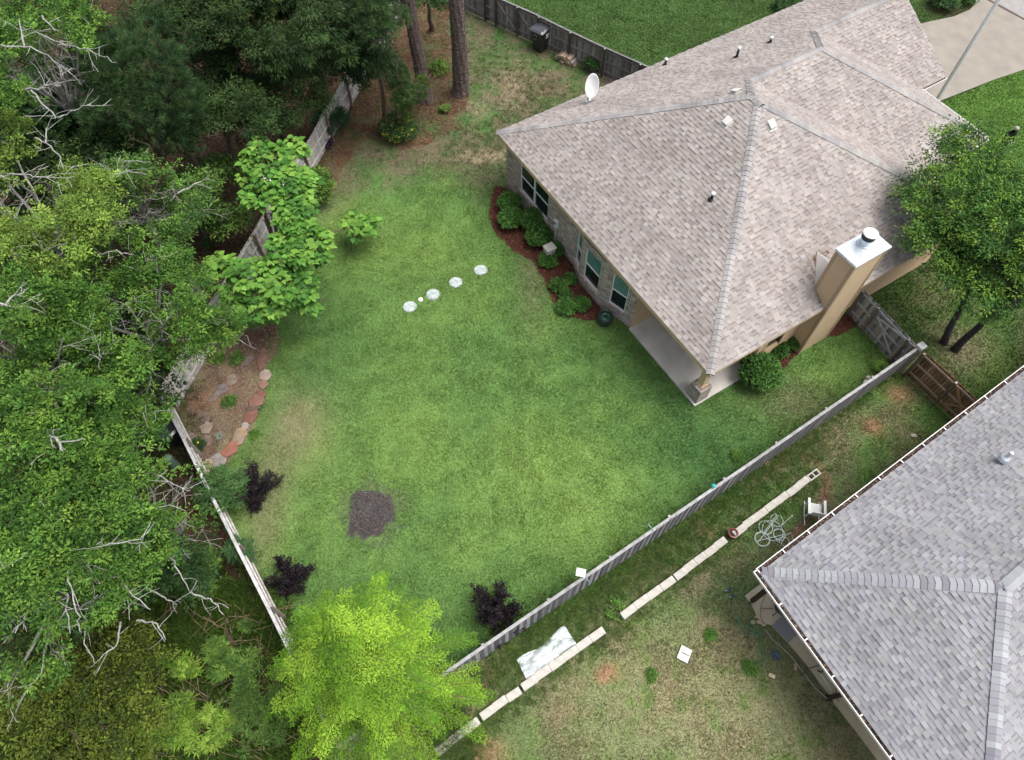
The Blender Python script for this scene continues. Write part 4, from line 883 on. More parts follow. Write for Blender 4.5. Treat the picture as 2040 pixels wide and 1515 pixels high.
for a, c in zip(pts[:-1], pts[1:]):
    for i in range(5): pts2.append(a.lerp(c, i / 5) + Vector((rg.uniform(-.02, .02), rg.uniform(-.02, .02), 0)))
b = MB(); b.tube(pts2, .012, 5, (.04, .22, .15)); tag(b.build('garden_hose', M['gloss']), 'thin green hose tangled on the grass beside the tan patio', 'hose')
b = MB(); b.tube([P3(u, v, z) for u, v, z in ((1525, 1255, .06), (1540, 1275, .05), (1560, 1292, .04), (1580, 1312, .04), (1600, 1340, .04), (1625, 1372, .05), (1648, 1392, .08))], .016, 6, (.30, .32, .28)); tag(b.build('garden_hose', M['gloss']), 'grey green hose following the outer edge of the tan patio', 'hose')
pts = [P3(1596, 1346, .1), P3(1612, 1332, .5), P3(1640, 1323, .8), P3(1655, 1335, .8), P3(1664, 1355, .6), P3(1666, 1378, .3), P3(1660, 1392, .12)]
b = MB(); b.tube([p.lerp(q_, i / 4) for p, q_ in zip(pts[:-1], pts[1:]) for i in range(4)], .02, 6, (.07, .075, .075)); tag(b.build('garden_hose', M['gloss']), 'black hose arching over the patio at the second porch post', 'hose')
t = thing('broom', P3(1634, 1342, .09), 'thin white pole with black fittings lying on the tan patio', 'pole'); b = MB(); b.tube([P3(1635, 1342, .12), P3(1658, 1378, .12)], .012, 6, (.75, .75, .74)); b.build('handle', M['plain'], t); b = MB(); b.tube([P3(1628, 1336, .12), P3(1637, 1340, .14), P3(1640, 1335, .12)], .02, 6, (.03, .03, .03)); b.tube([P3(1658, 1378, .12), P3(1671, 1398, .12)], .015, 6, (.2, .2, .2)); b.build('fitting', M['plain'], t)
# grey mat and patio chair
mt = pp((1536, 1247), (1568, 1220), (1600, 1253), (1569, 1281)); b = MB(); b.box(Vector((*mt[0], .074)), Vector((*mt[1], 0)) - Vector((*mt[0], 0)), Vector((*mt[3], 0)) - Vector((*mt[0], 0)), (0, 0, .014), (.24, .24, .25)); tag(b.build('patio_mat', M['cloth']), 'square grey mat on the tan patio under the gutter', 'mat')
q = P3(1553, 1214, .07); t = thing('patio_chair', q, 'round black metal patio chair half under the grey eave', 'chair')
b = MB(); 
for r_ in (.18, .3): b.tube([q + Vector((math.cos(a) * r_, math.sin(a) * r_, .42)) for a in [i * math.pi / 12 for i in range(25)]], .014, 6, (.02, .02, .025))
b.lathe(q + Vector((0, 0, .42)), [(.02, 0), (.28, 0), (.28, .03), (.02, .035)], 18, (.04, .05, .08)); b.build('seat', M['gloss'], t)
for a in (.6, 2.2, 3.8, 5.4): b = MB(); b.tube([q + Vector((math.cos(a) * .26, math.sin(a) * .26, .42)), q + Vector((math.cos(a) * .34, math.sin(a) * .34, 0))], .014, 6, (.02, .02, .02)); b.build('leg', M['gloss'], t)
b = MB(); b.tube([q + Vector((math.cos(a) * .33, math.sin(a) * .33, .45 + .42 * math.sin((a - 1.2) / 2.4 * math.pi))) for a in np.linspace(1.2, 3.6, 12)], .016, 6, (.02, .02, .02)); b.build('backrest', M['gloss'], t)
b = MB(); cc = P3(1545, 1212, .09); b.tube([P3(1526, 1184, .1), P3(1516, 1205, .1), P3(1515, 1228, .1), P3(1522, 1244, .1)], .009, 5, (.2, .18, .15)); b.tube([P3(1516, 1212, .1), P3(1540, 1213, .1)], .01, 5, (.1, .09, .08)); tag(b.build('bent_rod', M['plain']), 'thin bent metal rod on the patio beside the black chair', 'rod')
# flat stones by the patio
for (u, v, w, lab) in ((1500, 1240, .20, 'flat tan stone at the patio edge, leftmost of three'), (1513, 1239, .22, 'flat tan stone at the patio edge, middle of three'), (1521, 1244, .18, 'flat tan stone touching the patio curve, rightmost of three'), (1507, 1229, .12, 'small tan stone just above the three patio edge stones')):
    q = P3(u, v, .02); b = MB(); rg = random.Random(u); b.ball(q, w / 2, 5, (1, .7, .3), (.50, .40, .28), .12, rg); tag(b.build('flat_stone', M['stone']), lab, 'stone', 'flat stones at the patio edge')
q = P3(1820, 868, .03); b = MB(); b.ball(q, .11, 5, (1.2, .7, .3), (.45, .42, .35), .15, random.Random(3)); tag(b.build('flat_stone', M['stone']), 'pale stone lying alone in the grass near the brown gate', 'stone')
# fence accessories
def acc(u, v): return FG(u, v, FH)
q = P3(1157, 1142, 1.75); t = thing('solar_panel', q, 'small white solar panel on a bracket above the long grey fence', 'solar panel'); b = MB(); b.cbox(q.x, q.y, 1.8, .30, .26, .02, R(-12), (.62, .61, .57)); b.build('panel', M['plain'], t); b = MB()
for i in range(4): b.cbox(q.x - .1 + i * .065, q.y, 1.812, .008, .24, .004, R(-12), (.35, .35, .33))
b.build('slat', M['plain'], t); b = MB(); b.bar(q + Vector((.1, -.03, 0)), q + Vector((.26, -.2, -.25)), .03, .02, c=(.2, .25, .28)); b.build('bracket', M['plain'], t)
q = P3(1296, 1050, 1.75); t = thing('fence_bracket', q, 'thin blue grey metal bracket on the long fence above the coiled hose', 'bracket'); b = MB(); b.bar(q + Vector((-.06, .04, .05)), q + Vector((.12, -.12, -.1)), .02, .03, c=(.28, .36, .42)); b.bar(q + Vector((-.06, .04, .05)), q + Vector((-.05, .1, .05)), .02, .02, c=(.28, .36, .42)); b.build('arm', M['plain'], t)
q = P3(1421, 969, 1.7); t = thing('post_ornament', q, 'small turquoise ornament on a post of the long grey fence', 'ornament'); b = MB(); b.lathe(q, [(.03, -.1), (.07, 0), (.08, .04), (.05, .1), (.01, .12)], 10, (.05, .42, .42)); b.build('head', M['gloss'], t); b = MB(); b.tube([q - Vector((0, 0, .3)), q - Vector((0, 0, .08))], .02, 6, (.3, .3, .3)); b.build('stem', M['plain'], t)
# white stone cluster
t = thing('rock_ornament', P3(1726, 764), 'knobbly white rock ornament against the long fence beside a fern', 'rock ornament'); b = MB(); rg = random.Random(6)
for i in range(7): b.ball(P3(1726, 764) + Vector((rg.uniform(-.14, .14), rg.uniform(-.12, .12), .1 + rg.uniform(0, .22))), rg.uniform(.08, .13), 6, (1, 1, .9), (.58, .54, .48), .14, rg)
b.build('rock', M['stone'], t)
# edging stones
ST = [(522, 708, 22, 8, 1.3, (.26, .12, .08)), (520, 724, 20, 9, 1.5, (.28, .12, .08)), (530, 748, 15, 14, .2, (.46, .33, .25)), (523, 767, 14, 11, 0, (.36, .18, .11)), (521, 786, 15, 8, -.5, (.28, .11, .07)), (511, 801, 22, 14, .7, (.32, .14, .09)), (503, 815, 18, 8, .1, (.20, .11, .09)),
      (499, 831, 22, 13, 1.0, (.30, .11, .07)), (489, 850, 10, 8, .3, (.46, .38, .33)), (481, 864, 18, 14, 1.2, (.46, .30, .15)), (475, 878, 16, 12, .4, (.42, .29, .18)), (461, 896, 28, 12, .85, (.44, .15, .08)), (431, 918, 26, 15, .35, (.34, .30, .27)), (414, 930, 14, 16, 0, (.46, .33, .19)),
      (411, 855, 17, 15, .4, (.44, .33, .21)), (441, 777, 22, 11, .9, (.24, .19, .19)), (462, 757, 14, 16, .3, (.34, .24, .17)), (409, 833, 14, 12, .3, (.27, .18, .14)), (428, 792, 22, 8, .8, (.30, .22, .16)), (492, 720, 22, 8, .8, (.25, .18, .14)), (378, 872, 16, 10, .5, (.30, .24, .22)), (412, 878, 14, 14, 0, (.30, .20, .15))]
names = ['thin rusty red', 'narrow brick red', 'rounded pale pink', 'small rust coloured', 'thin dark red', 'broad red brown', 'dull purple brown', 'jagged deep red', 'small whitish', 'yellow ochre', 'buff coloured', 'long orange red', 'large grey', 'square tan', 'five sided tan', 'blue grey', 'upright tan', 'dull brown', 'sunken brown', 'half buried brown', 'dusky grey', 'faint brown']
where = ['uppermost in the bed edging', 'second from the top of the bed edging', 'at the lawn side of the bed edging', 'just below the pale pink one', 'above the broad red brown one', 'halfway down the bed edging', 'under the broad red brown one', 'above the small whitish one', 'between the red and the ochre ones', 'just below the small whitish one', 'joining the ochre and the orange red ones', 'next to the large grey one', 'at the bottom of the bed edging', 'at the lowest corner against the old fence', 'inside the garden bed near the silvery plant', 'inside the bed on the sloping trail', 'inside the bed near its mulch', 'inside the bed above the five sided tan one', 'inside the bed below the blue grey one', 'inside the bed in the upper mulch', 'beside the old fence boards in the bed', 'beside the flowering clump in the bed']
for i, (u, v, a, b_, rot, c) in enumerate(ST):
    q = P3(u, v); rg = random.Random(i + 40); m_ = MB(); n = rg.randint(5, 7); sx_, sy_ = a / 62, b_ / 50
    h_ = rg.uniform(.05, .1) if i < 14 else .035; av = sum(c) / 3; c = tuple((k_ * .72 + av * .28) * .74 for k_ in c)
    ring = [(math.cos(2 * math.pi * j / n + rg.uniform(-.2, .2)) * sx_ * rg.uniform(.85, 1.15), math.sin(2 * math.pi * j / n + rg.uniform(-.2, .2)) * sy_ * rg.uniform(.85, 1.15)) for j in range(n)]
    ca, sa = math.cos(rot), math.sin(rot); lv = []
    for z, s_ in ((-.03, 1.0), (h_ * .8, 1.0), (h_, .9)): lv.append([m_.vert(q + Vector(((x * ca - y * sa) * s_, (x * sa + y * ca) * s_, z + (.012 * x))), c) for x, y in ring])
    for A_, B2 in zip(lv[:-1], lv[1:]):
        for j in range(n): m_.f.append([A_[j], A_[(j + 1) % n], B2[(j + 1) % n], B2[j]])
    m_.f.append(lv[-1]); tag(m_.build('edging_stone', M['stone']), names[i] + ' flagstone ' + where[i], 'stone', 'flagstones of the garden bed')
# small white lawn cap between paint marks
q = P3(838, 598); b = MB(); b.lathe(q, [(.10, -.02), (.10, .05), (.085, .065), (.02, .07)], 20, (.8, .8, .78)); tag(b.build('lawn_marker', M['plain']), 'small round white cap in the lawn between the left paint circles', 'cap')
for i, (u, v) in enumerate(PAINT):
    q = P3(u, v); rg = np.random.RandomState(i + 3); n = 5200; r = .25 * np.sqrt(rg.rand(n)) * rg.uniform(.8, 1.15, n); a = rg.rand(n) * 6.283; x = q.x + r * np.cos(a); y = q.y + r * np.sin(a) * .95; h = rg.uniform(.02, .04, n); t_ = rg.rand(n) * 6.28
    base = np.stack([x, y, np.full(n, -.01)], -1); sv = np.stack([np.cos(t_), np.sin(t_), t_ * 0], -1) * .012; tip = base + np.stack([-np.sin(t_) * h, np.cos(t_) * h, h], -1)
    V = np.stack([base - sv, base + sv, tip + sv * .3, tip - sv * .3], 1).reshape(-1, 3); cc = np.where(rg.rand(n, 1) < .93, (.78, .84, .84), (.25, .4, .2)) * rg.uniform(.85, 1.05, (n, 1))
    o = quick('paint_mark', V, np.arange(n * 4).reshape(-1, 4), np.repeat(cc, 4, 0), M['grass']); tag(o, ['round white paint mark on the lawn, rightmost of the four', 'round white paint mark on the lawn, second from the right', 'round white paint mark on the lawn, just right of the small white cap', 'bluish white paint mark on the lawn, leftmost of the four'][i], 'paint mark', 'white paint marks across the lawn')
# mulch chips
def chips(name, label, poly, n, seed, pal, size=(.03, .09), z=.01, warp=.2):
    rg = np.random.RandomState(seed); P = np.array(poly); x = rg.uniform(P[:, 0].min(), P[:, 0].max(), n); y = rg.uniform(P[:, 1].min(), P[:, 1].max(), n)
    k = inpoly(x + (fbm(x, y, 1.0, 51) - .5) * warp, y + (fbm(x, y, 1.0, 55) - .5) * warp, poly); k &= (warp < .3) | (fbm(x, y, .8, 57) + (rg.rand(len(x)) - .5) * .3 > .46); x, y = x[k], y[k]; n = len(x); a = rg.rand(n) * 6.283; L = rg.uniform(*size, n)[:, None]; d = np.stack([np.cos(a), np.sin(a), rg.uniform(-.35, .35, n)], -1); s_ = np.stack([-np.sin(a), np.cos(a), rg.uniform(-.5, .5, n)], -1)
    c = np.stack([x, y, rg.uniform(z, z + .03, n)], -1); V = np.stack([c - d * L / 2 - s_ * L * .14, c + d * L / 2 - s_ * L * .14, c + d * L / 2 + s_ * L * .14, c - d * L / 2 + s_ * L * .14], 1).reshape(-1, 3)
    C = np.array(pal)[rg.randint(0, len(pal), n)] * rg.uniform(.6, 1.4, (n, 1)); return tag(quick(name, V, np.arange(n * 4).reshape(-1, 4), np.repeat(C, 4, 0), M['litter']), label, 'mulch', kind='stuff')
MP = [(.10, .035, .022), (.07, .025, .018), (.15, .06, .035), (.05, .02, .015)]
chips('bark_mulch', 'dark red bark mulch under the brick wall', BEDA, 26000, 1, MP); chips('bark_mulch', 'dark red bark mulch left of the chimney foot', BEDB, 6000, 2, MP); chips('bark_mulch', 'dark mulch between chimney and grey gate', BEDC, 5000, 3, MP)
chips('bed_litter', 'dry leaves and chips strewn over the garden bed', BEDG, 14000, 4, [(.30, .22, .15), (.20, .14, .1), (.36, .29, .2), (.13, .08, .06)], (.02, .06))
sp = [(G(740, 1020)[0] + math.cos(a) * .78, G(740, 1020)[1] + math.sin(a) * .78) for a in [i * .35 for i in range(18)]]
chips('soil_clods', 'dark crumbly soil in the bare round lawn patch', sp, 11000, 5, [(.07, .063, .062), (.10, .09, .088), (.04, .036, .037), (.15, .13, .12)], (.02, .05), warp=.8)
chips('forest_litter', 'fallen leaves and twigs on the floor of the woods', pp((0, 0), (690, 0), (690, 150), (315, 800), (560, 1260), (640, 1515), (0, 1515)), 160000, 6, [(.085, .045, .028), (.05, .03, .02), (.13, .075, .05), (.05, .055, .02)], (.04, .14))
chips('needle_litter', 'reddish pine straw around the pine trunks', pp((600, 350), (690, 130), (700, -40), (900, -40), (890, 120), (935, 215), (860, 290), (735, 270)), 46000, 7, [(.16, .085, .05), (.12, .06, .04), (.22, .13, .085), (.10, .07, .04)], (.05, .12), warp=2.2)

# ------------------------------------------------------------------ vegetation
def leafset(P, D, Nn, L, Wd, C, fold=.25):
    """one folded four sided leaf per row"""
    D = D / np.linalg.norm(D, axis=1, keepdims=True); S_ = np.cross(D, Nn); S_ /= np.linalg.norm(S_, axis=1, keepdims=True) + 1e-9; N2 = np.cross(S_, D)
    L = L[:, None]; Wd = Wd[:, None]; m = P + D * L * .42 - N2 * L * fold * .25
    V = np.stack([P, m + S_ * Wd / 2, P + D * L - N2 * L * fold * .5, m - S_ * Wd / 2], 1).reshape(-1, 3)
    return V, np.arange(len(P) * 4).reshape(-1, 4), np.repeat(C, 4, 0)
def unit(n, rg): v = rg.normal(size=(n, 3)); return v / np.linalg.norm(v, axis=1, keepdims=True)
def blob_points(blobs, n, rg, shell=.55, top=-.35, gap=0.0, gs=.9, seed=0, flat=1.0):
    w = np.array([b[1] * b[2] * b[3] for b in blobs]) ** .7; out = []; tot = 0
    while tot < n:
        m = n * 2; k = rg.choice(len(blobs), m, p=w / w.sum()); d = unit(m, rg); r = shell + (1 - shell) * rg.rand(m) ** .6
        d[:, 2] = np.where(d[:, 2] < top, -d[:, 2], d[:, 2])
        c = np.array([b[0] for b in blobs])[k]; rad = np.array([[b[1], b[2], b[3]] for b in blobs])[k]
        p = c + d * rad * r[:, None]; ok = np.ones(m, bool) if gap <= 0 else noise3(p, gs, seed) > gap
        out.append(np.concatenate([p[ok], d[ok]], 1)); tot += ok.sum()
    a = np.concatenate(out)[:n]; return a[:, :3], a[:, 3:]
def crown(name, blobs, n, k, cr, L, Wd, cols, seed, parent, shell=.55, top=-.35, gap=.42, gs=.9, droop=0., outw=.6, up=.6, mat='leaf', fold=.25, cvar=.22, flatc=.6, whorl=0, sub=None):
    """clusters of leaves on the outside of ellipsoid blobs; every cluster a little spray with leaves pointing outward"""
    rg = np.random.RandomState(seed); P, Dd = blob_points(blobs, n, rg, shell, top, gap, gs, seed)
    Cc = np.array(cols)[rg.randint(0, len(cols), n)] * rg.uniform(1 - cvar, 1 + cvar, (n, 1))
    if sub:
        m0 = max(3, int(n / sub[0])); c0_, d0_ = P[:m0], Dd[:m0]; w = rg.randint(0, m0, n); g = rg.normal(size=(n, 3)) * (.55, .55, .3) + d0_[w] * .3
        P = c0_[w] + g * sub[1]; gl = np.linalg.norm(g, axis=1, keepdims=True) + 1e-6; Dd = d0_[w] * .5 + g / gl * .8; Cc = Cc * np.repeat(rg.uniform(.8, 1.2, m0), 1)[w][:, None]
    P = np.repeat(P, k, 0); Do = np.repeat(Dd, k, 0); Cc = np.repeat(Cc, k, 0) * rg.uniform(.82, 1.2, (n * k, 1)); m = n * k
    d = unit(m, rg); d[:, 2] *= flatc
    if whorl: d[:, 2] = np.abs(d[:, 2]) * .6
    off = d * cr * (rg.rand(m, 1) ** .6); base = P + off
    ax = d * 1.0 + Do * outw * rg.rand(m, 1) + np.array((0, 0, -droop)) + unit(m, rg) * .35
    if whorl: ax = d + np.array((0, 0, .15 - droop)); base = P + d * cr * .12
    nn = np.array((0, 0, 1.0)) * up + unit(m, rg) * (1 - up) + Do * .25
    V, Q, C = leafset(base, ax, nn, rg.uniform(.7, 1.25, m) * L, rg.uniform(.8, 1.2, m) * Wd, Cc, fold)
    return quick(name, V, Q, C, M[mat], parent)
def twist(rg, p, d, L, r, n=6, curl=.35, dz=0.0):
    pts = [Vector(p)]; d = Vector(d).normalized()
    for i in range(n):
        d = (d + Vector((rg.gauss(0, 1), rg.gauss(0, 1), rg.gauss(0, .7) + dz)) * curl / n ** .5 * .6).normalized(); pts.append(pts[-1] + d * L / n)
    return pts, d
def limbs(b, rg, start, targets, r0, lvl=2, c=(1, 1, 1), twl=1.0, tw=4, curl=.35):
    for t in targets:
        t = Vector(t); s = Vector(start); d = t - s; n = 7; pts = []
        bend = Vector((rg.uniform(-1, 1), rg.uniform(-1, 1), rg.uniform(-.2, .8))) * d.length * .13
        for i in range(n + 1):
            f = i / n; pts.append(s + d * f + bend * math.sin(f * math.pi) + Vector((rg.gauss(0, .03), rg.gauss(0, .03), rg.gauss(0, .03))) * d.length * .5 * f)
        rr = [r0 * (1 - .8 * i / n) for i in range(n + 1)]; b.tube(pts, rr, 6, c)
        if lvl:
            for j in range(tw):
                i = rg.randint(2, n); q = pts[i]; dd = (pts[i] - pts[i - 1]).normalized() + Vector((rg.gauss(0, 1), rg.gauss(0, 1), rg.gauss(0, .6))) * .8
                tp, de = twist(rg, q, dd, twl * rg.uniform(.5, 1.1), .01, 5, curl); r1 = rr[i] * .55
                b.tube(tp, [r1 * (1 - .16 * w) for w in range(len(tp))], 5, c)
                for _ in range(3):
                    w = rg.randint(1, 5); t2, _d = twist(rg, tp[w], (tp[w] - tp[w - 1]).normalized() + Vector((rg.gauss(0, 1), rg.gauss(0, 1), rg.gauss(0, .5))) * .9, twl * rg.uniform(.25, .6), .01, 4, curl)
                    b.tube(t2, [max(.006, r1 * .4 * (1 - .2 * x)) for x in range(len(t2))], 4, c)
def tree(name, label, base, tpos, r, blobs, cat='tree', bark='bark_brown', seed=1, ntarget=9, group=None, limb_r=None, **kw):
    t = thing(name, base, label, cat, group); rg = random.Random(seed); b = MB(); base = Vector(base); top = Vector(tpos)
    n = 10; d = top - base; pts = [base - Vector((0, 0, .2))] + [base + d * (i / n) + Vector((math.sin(i * 1.3 + seed), math.cos(i * 1.1 + seed), 0)) * r * .25 * (i > 0) for i in range(n + 1)]
    b.tube(pts, [r * 1.35] + [r * (1.15 if i == 0 else 1) * (1 - .6 * i / n) for i in range(n + 1)], 12)
    tg = []
    for q in range(ntarget):
        bl = blobs[q % len(blobs)]; v = Vector((rg.gauss(0, 1), rg.gauss(0, 1), rg.gauss(0, .5))).normalized(); tg.append(Vector(bl[0]) + Vector((v.x * bl[1], v.y * bl[2], abs(v.z) * bl[3])) * .75)
    limbs(b, rg, base + d * .82, tg, limb_r or r * .4)
    b.build('trunk', M[bark], t); 
    if kw: crown('crown', blobs, seed=seed, parent=t, **kw)
    return t
def bl(u, v, z, r, rz=None, ry=None): x, y = G(u, v, z); return ((x, y, z), r, ry or r, rz or r * .6)
OAK = [(.076, .172, .027), (.108, .22, .036), (.042, .105, .02), (.155, .275, .044), (.064, .148, .026)]
OAKD = [(.07, .145, .036), (.10, .185, .043), (.05, .11, .03), (.12, .21, .05)]
oak_kw = dict(k=22, cr=.15, L=.10, Wd=.046, cols=OAK, shell=.4, top=-.1, gap=.46, gs=1.0, droop=.05, outw=.6, sub=(11, .36), cvar=.35, up=.5)
def oak(label, base, top, blobs, n, seed, **kw):
    a = dict(oak_kw); a.update(kw); n = int(n * 1.25); return tree('oak_tree', label, P3(*base), P3(*top), .24, blobs, bark='bark_grey', seed=seed, n=n, ntarget=12, group='oaks of the woods', limb_r=.06, **a)
oak('tall oak with bare silvery twigs in the upper left corner of the woods', (260, 420), (110, 170, 9.0), [bl(60, 130, 10.5, 1.9), bl(-20, 60, 10, 1.8), bl(110, 60, 9.5, 1.5), bl(30, 200, 9.5, 1.3), bl(205, 20, 9, 1.0)], 850, 1)
oak('oak with yellow green leaves at the left edge below the bare silvery twigs', (250, 640), (70, 440, 8.5), [bl(60, 410, 9.5, 1.7), bl(-10, 300, 9, 1.2), bl(140, 470, 9, 1.3), bl(30, 500, 9, 1.4), bl(160, 400, 8.5, 1.1)], 700, 2, cols=[(.17, .265, .045), (.21, .31, .055), (.11, .19, .035), (.14, .23, .04)])
oak('oak reaching right with a forked white bare branch above the mulch clearing', (400, 590), (260, 400, 6.5), [bl(230, 400, 7.5, 1.3), bl(300, 370, 7, 1.1), bl(330, 430, 6.5, 1.2), bl(205, 470, 7, 1.0), bl(380, 395, 6, .9)], 560, 3, cols=OAKD + OAK[:2])
oak('broad oak whose leaves hang over the pale fence beside the garden bed', (300, 800), (300, 640, 6.5), [bl(290, 620, 7.5, 1.9), bl(385, 640, 6.5, 1.1), bl(210, 560, 7.5, 1.5), bl(320, 565, 7, 1.2), bl(210, 680, 7.5, 1.7), bl(440, 655, 6, .55), bl(300, 740, 6, .8)], 1500, 4)
oak('large oak at the left edge level with the garden bed', (250, 900), (80, 720, 8), [bl(40, 680, 9.5, 1.6), bl(60, 790, 9, 1.7), bl(140, 740, 8.5, 1.5), bl(-20, 860, 9, 1.4), bl(120, 640, 8.5, 1.2), bl(150, 850, 8, 1.3), bl(20, 590, 9, .9)], 1250, 5)
oak('oak with a crooked white dead branch left of the green pedestal', (270, 1010), (140, 900, 7), [bl(110, 930, 8, 1.7), bl(190, 960, 7.5, 1.3), bl(60, 1010, 8, 1.3), bl(230, 880, 7, 1.0), bl(280, 830, 6, .8)], 900, 6)
oak('oak leaning toward the whitish old fence, full of pale bare twigs', (380, 1120), (310, 1040, 6), [bl(295, 985, 7, 1.2), bl(355, 1035, 6.5, .95), bl(260, 1040, 7, 1.4), bl(335, 1100, 6.2, 1.1), bl(200, 1080, 7, 1.2), bl(250, 1130, 6.5, 1.0)], 900, 7, gap=.46)
oak('thin oak at lower left with long drooping bare twigs', (180, 1280), (80, 1190, 7), [bl(90, 1100, 7.5, 1.3), bl(30, 1160, 7.5, 1.1), bl(140, 1190, 7, 1.1), bl(60, 1320, 6.5, .8), bl(210, 1210, 6.5, .9), bl(20, 1060, 8, 1.0)], 520, 8, gap=.47)
# bare silvery twigs and dead limbs standing out above the oaks: each on its own tree
def bare(label, paths, z, seed, r=.025):
    t = thing('dead_branch', P3(*paths[0][0], z), label, 'branch'); rg = random.Random(seed)
    for path in paths:
        b = MB(); pts = [P3(u, v, z + .25 * math.sin(i * 1.3 + seed) + .12 * i) for i, (u, v) in enumerate(path)]; fine = []
        for a, c in zip(pts[:-1], pts[1:]):
            for i in range(4): fine.append(a.lerp(c, i / 4) + Vector((rg.gauss(0, .022), rg.gauss(0, .022), rg.gauss(0, .025))))
        fine.append(pts[-1]); n = len(fine); b.tube(fine, [r * (1 - .75 * i / n) for i in range(n)], 6)
        for j in range(max(3, n // 2)):
            i = rg.randint(1, n - 2); dd = (fine[i + 1] - fine[i]).normalized() + Vector((rg.gauss(0, 1), rg.gauss(0, 1), rg.gauss(0, .4))) * .75
            tp, _ = twist(rg, fine[i], dd, rg.uniform(.25, .8), .01, 5, .5); b.tube(tp, [r * .36 * (1 - .14 * w) for w in range(len(tp))], 4)
            if rg.random() < .6:
                t2, _ = twist(rg, tp[3], dd + Vector((rg.gauss(0, 1), rg.gauss(0, 1), 0)), rg.uniform(.15, .4), .01, 4, .5); b.tube(t2, [.007] * len(t2), 4)
        b.build('limb', M['twig'], t)
M['twig'] = pmat('silver_twig', (.34, .335, .315), .85, .35, 14, bump=.004)
bare('white bare forked branch at the top left edge, upper one', [[(0, 92), (50, 92), (95, 112), (145, 150)], [(50, 92), (38, 38)]], 11.6, 1)
bare('long thin white branch pointing right near the top left corner', [[(30, 50), (75, 65), (110, 82), (150, 92), (200, 108), (232, 125)], [(82, 30), (110, 62)]], 11.2, 2)
bare('white hooked branch in the upper left with its tip pointing up right', [[(60, 180), (75, 195), (105, 225), (118, 235), (150, 218), (182, 208)], [(45, 175), (80, 180), (100, 170), (150, 160)]], 10.8, 3)
bare('short white crooked branch ending downward at upper left', [[(70, 275), (90, 285), (120, 312), (127, 335)], [(90, 285), (92, 255)]], 10.0, 4)
bare('pale branch lying level at the left edge above the oaks', [[(0, 350), (45, 347), (75, 355), (148, 352)]], 10.0, 5)
bare('white antler shaped branch left of the big leaved tree', [[(210, 372), (225, 350), (250, 342), (292, 348)], [(225, 350), (198, 325)], [(240, 345), (248, 320), (300, 322)], [(340, 400), (352, 385), (400, 362)]], 8.0, 6)
bare('small pale branch above the mulch clearing', [[(195, 507), (235, 500), (262, 508)], [(60, 470), (75, 500), (85, 520)]], 8.4, 7)
bare('thick white forked branch at the left edge halfway down', [[(0, 610), (50, 612), (68, 617)], [(5, 608), (30, 590), (55, 575)]], 10.2, 8)
bare('crooked knotty white branch hanging left of the old fence', [[(60, 825), (92, 830), (98, 865), (115, 880), (124, 897)]], 9.0, 9, .06)
bare('pale branch reaching the old fence by the green pedestal', [[(205, 925), (260, 932), (320, 950), (345, 965), (378, 978)], [(250, 995), (290, 1010), (330, 1008), (370, 1018)]], 7.4, 10)
bare('cluster of long white twigs hanging at lower left', [[(110, 1120), (130, 1132), (145, 1180), (155, 1230), (160, 1260)], [(130, 1160), (132, 1200), (140, 1262)], [(120, 1115), (160, 1100), (220, 1085), (280, 1075), (300, 1040)]], 7.4, 11)
bare('pair of pale limbs crossing the middle of the lower left thicket', [[(210, 1155), (240, 1165), (270, 1195), (300, 1215)], [(295, 1175), (330, 1190), (352, 1205)], [(330, 1090), (350, 1130), (377, 1178)]], 6.6, 12)
bare('drooping pale twigs near the weedy clearing', [[(380, 1183), (420, 1195), (445, 1225)], [(275, 1235), (310, 1245), (330, 1275)], [(185, 1205), (170, 1235), (168, 1285), (188, 1322)], [(240, 1240), (235, 1285), (200, 1312)]], 6.0, 13)
bare('wispy white twigs at the lower left edge', [[(0, 1222), (30, 1222), (62, 1238)], [(40, 1185), (72, 1142)], [(0, 1110), (60, 1112)], [(60, 1215), (30, 1262)]], 7.2, 14)

# dark evergreen mass and pines of the upper left
def needles(name, blobs, n, k, L, Wd, cols, seed, parent, shell=.5, gap=.42, gs=.9, top=-.3, cvar=.3):
    rg = np.random.RandomState(seed); P, Dd = blob_points(blobs, n, rg, shell, top, gap, gs, seed); Cc = np.array(cols)[rg.randint(0, len(cols), n)] * rg.uniform(1 - cvar, 1 + cvar, (n, 1))
    tw = Dd + unit(n, rg) * .6; tw /= np.linalg.norm(tw, axis=1, keepdims=True); m = n * k; P = np.repeat(P, k, 0); tw = np.repeat(tw, k, 0); Cc = np.repeat(Cc, k, 0) * rg.uniform(.8, 1.25, (m, 1))
    d = unit(m, rg) * .9 + tw * .9; base = P - tw * rg.rand(m, 1) * .18; V, Q, C = leafset(base, d, unit(m, rg), rg.uniform(.7, 1.2, m) * L, np.full(m, Wd), Cc, .05)
    return quick(name, V, Q, C, M['needle'], parent)
PINE = [(.035, .075, .028), (.05, .10, .035), (.028, .06, .024), (.065, .12, .04)]
def pine(label, base, top, blobs, n, seed, r=.2, k=46, L=.24, cols=PINE, group='pines', bark='bark_brown', gap=.42, nt=12, w=.014):
    t = tree('pine_tree', label, P3(*base), P3(*top), r, blobs, bark=bark, seed=seed, ntarget=nt, group=group, limb_r=r * .25); needles('crown', blobs, n, k, L, w, cols, seed, t, gap=gap); return t
pine('dark soft needled pine in the upper left, the larger of two', (430, 420), (300, 150, 8), [bl(270, 150, 8.5, 1.9, 1.2), bl(310, 90, 8, 1.6, 1), bl(250, 230, 8, 1.5, 1), bl(330, 200, 7, 1.5, .9), bl(200, 120, 8.5, 1.3, .9)], 1500, 21)
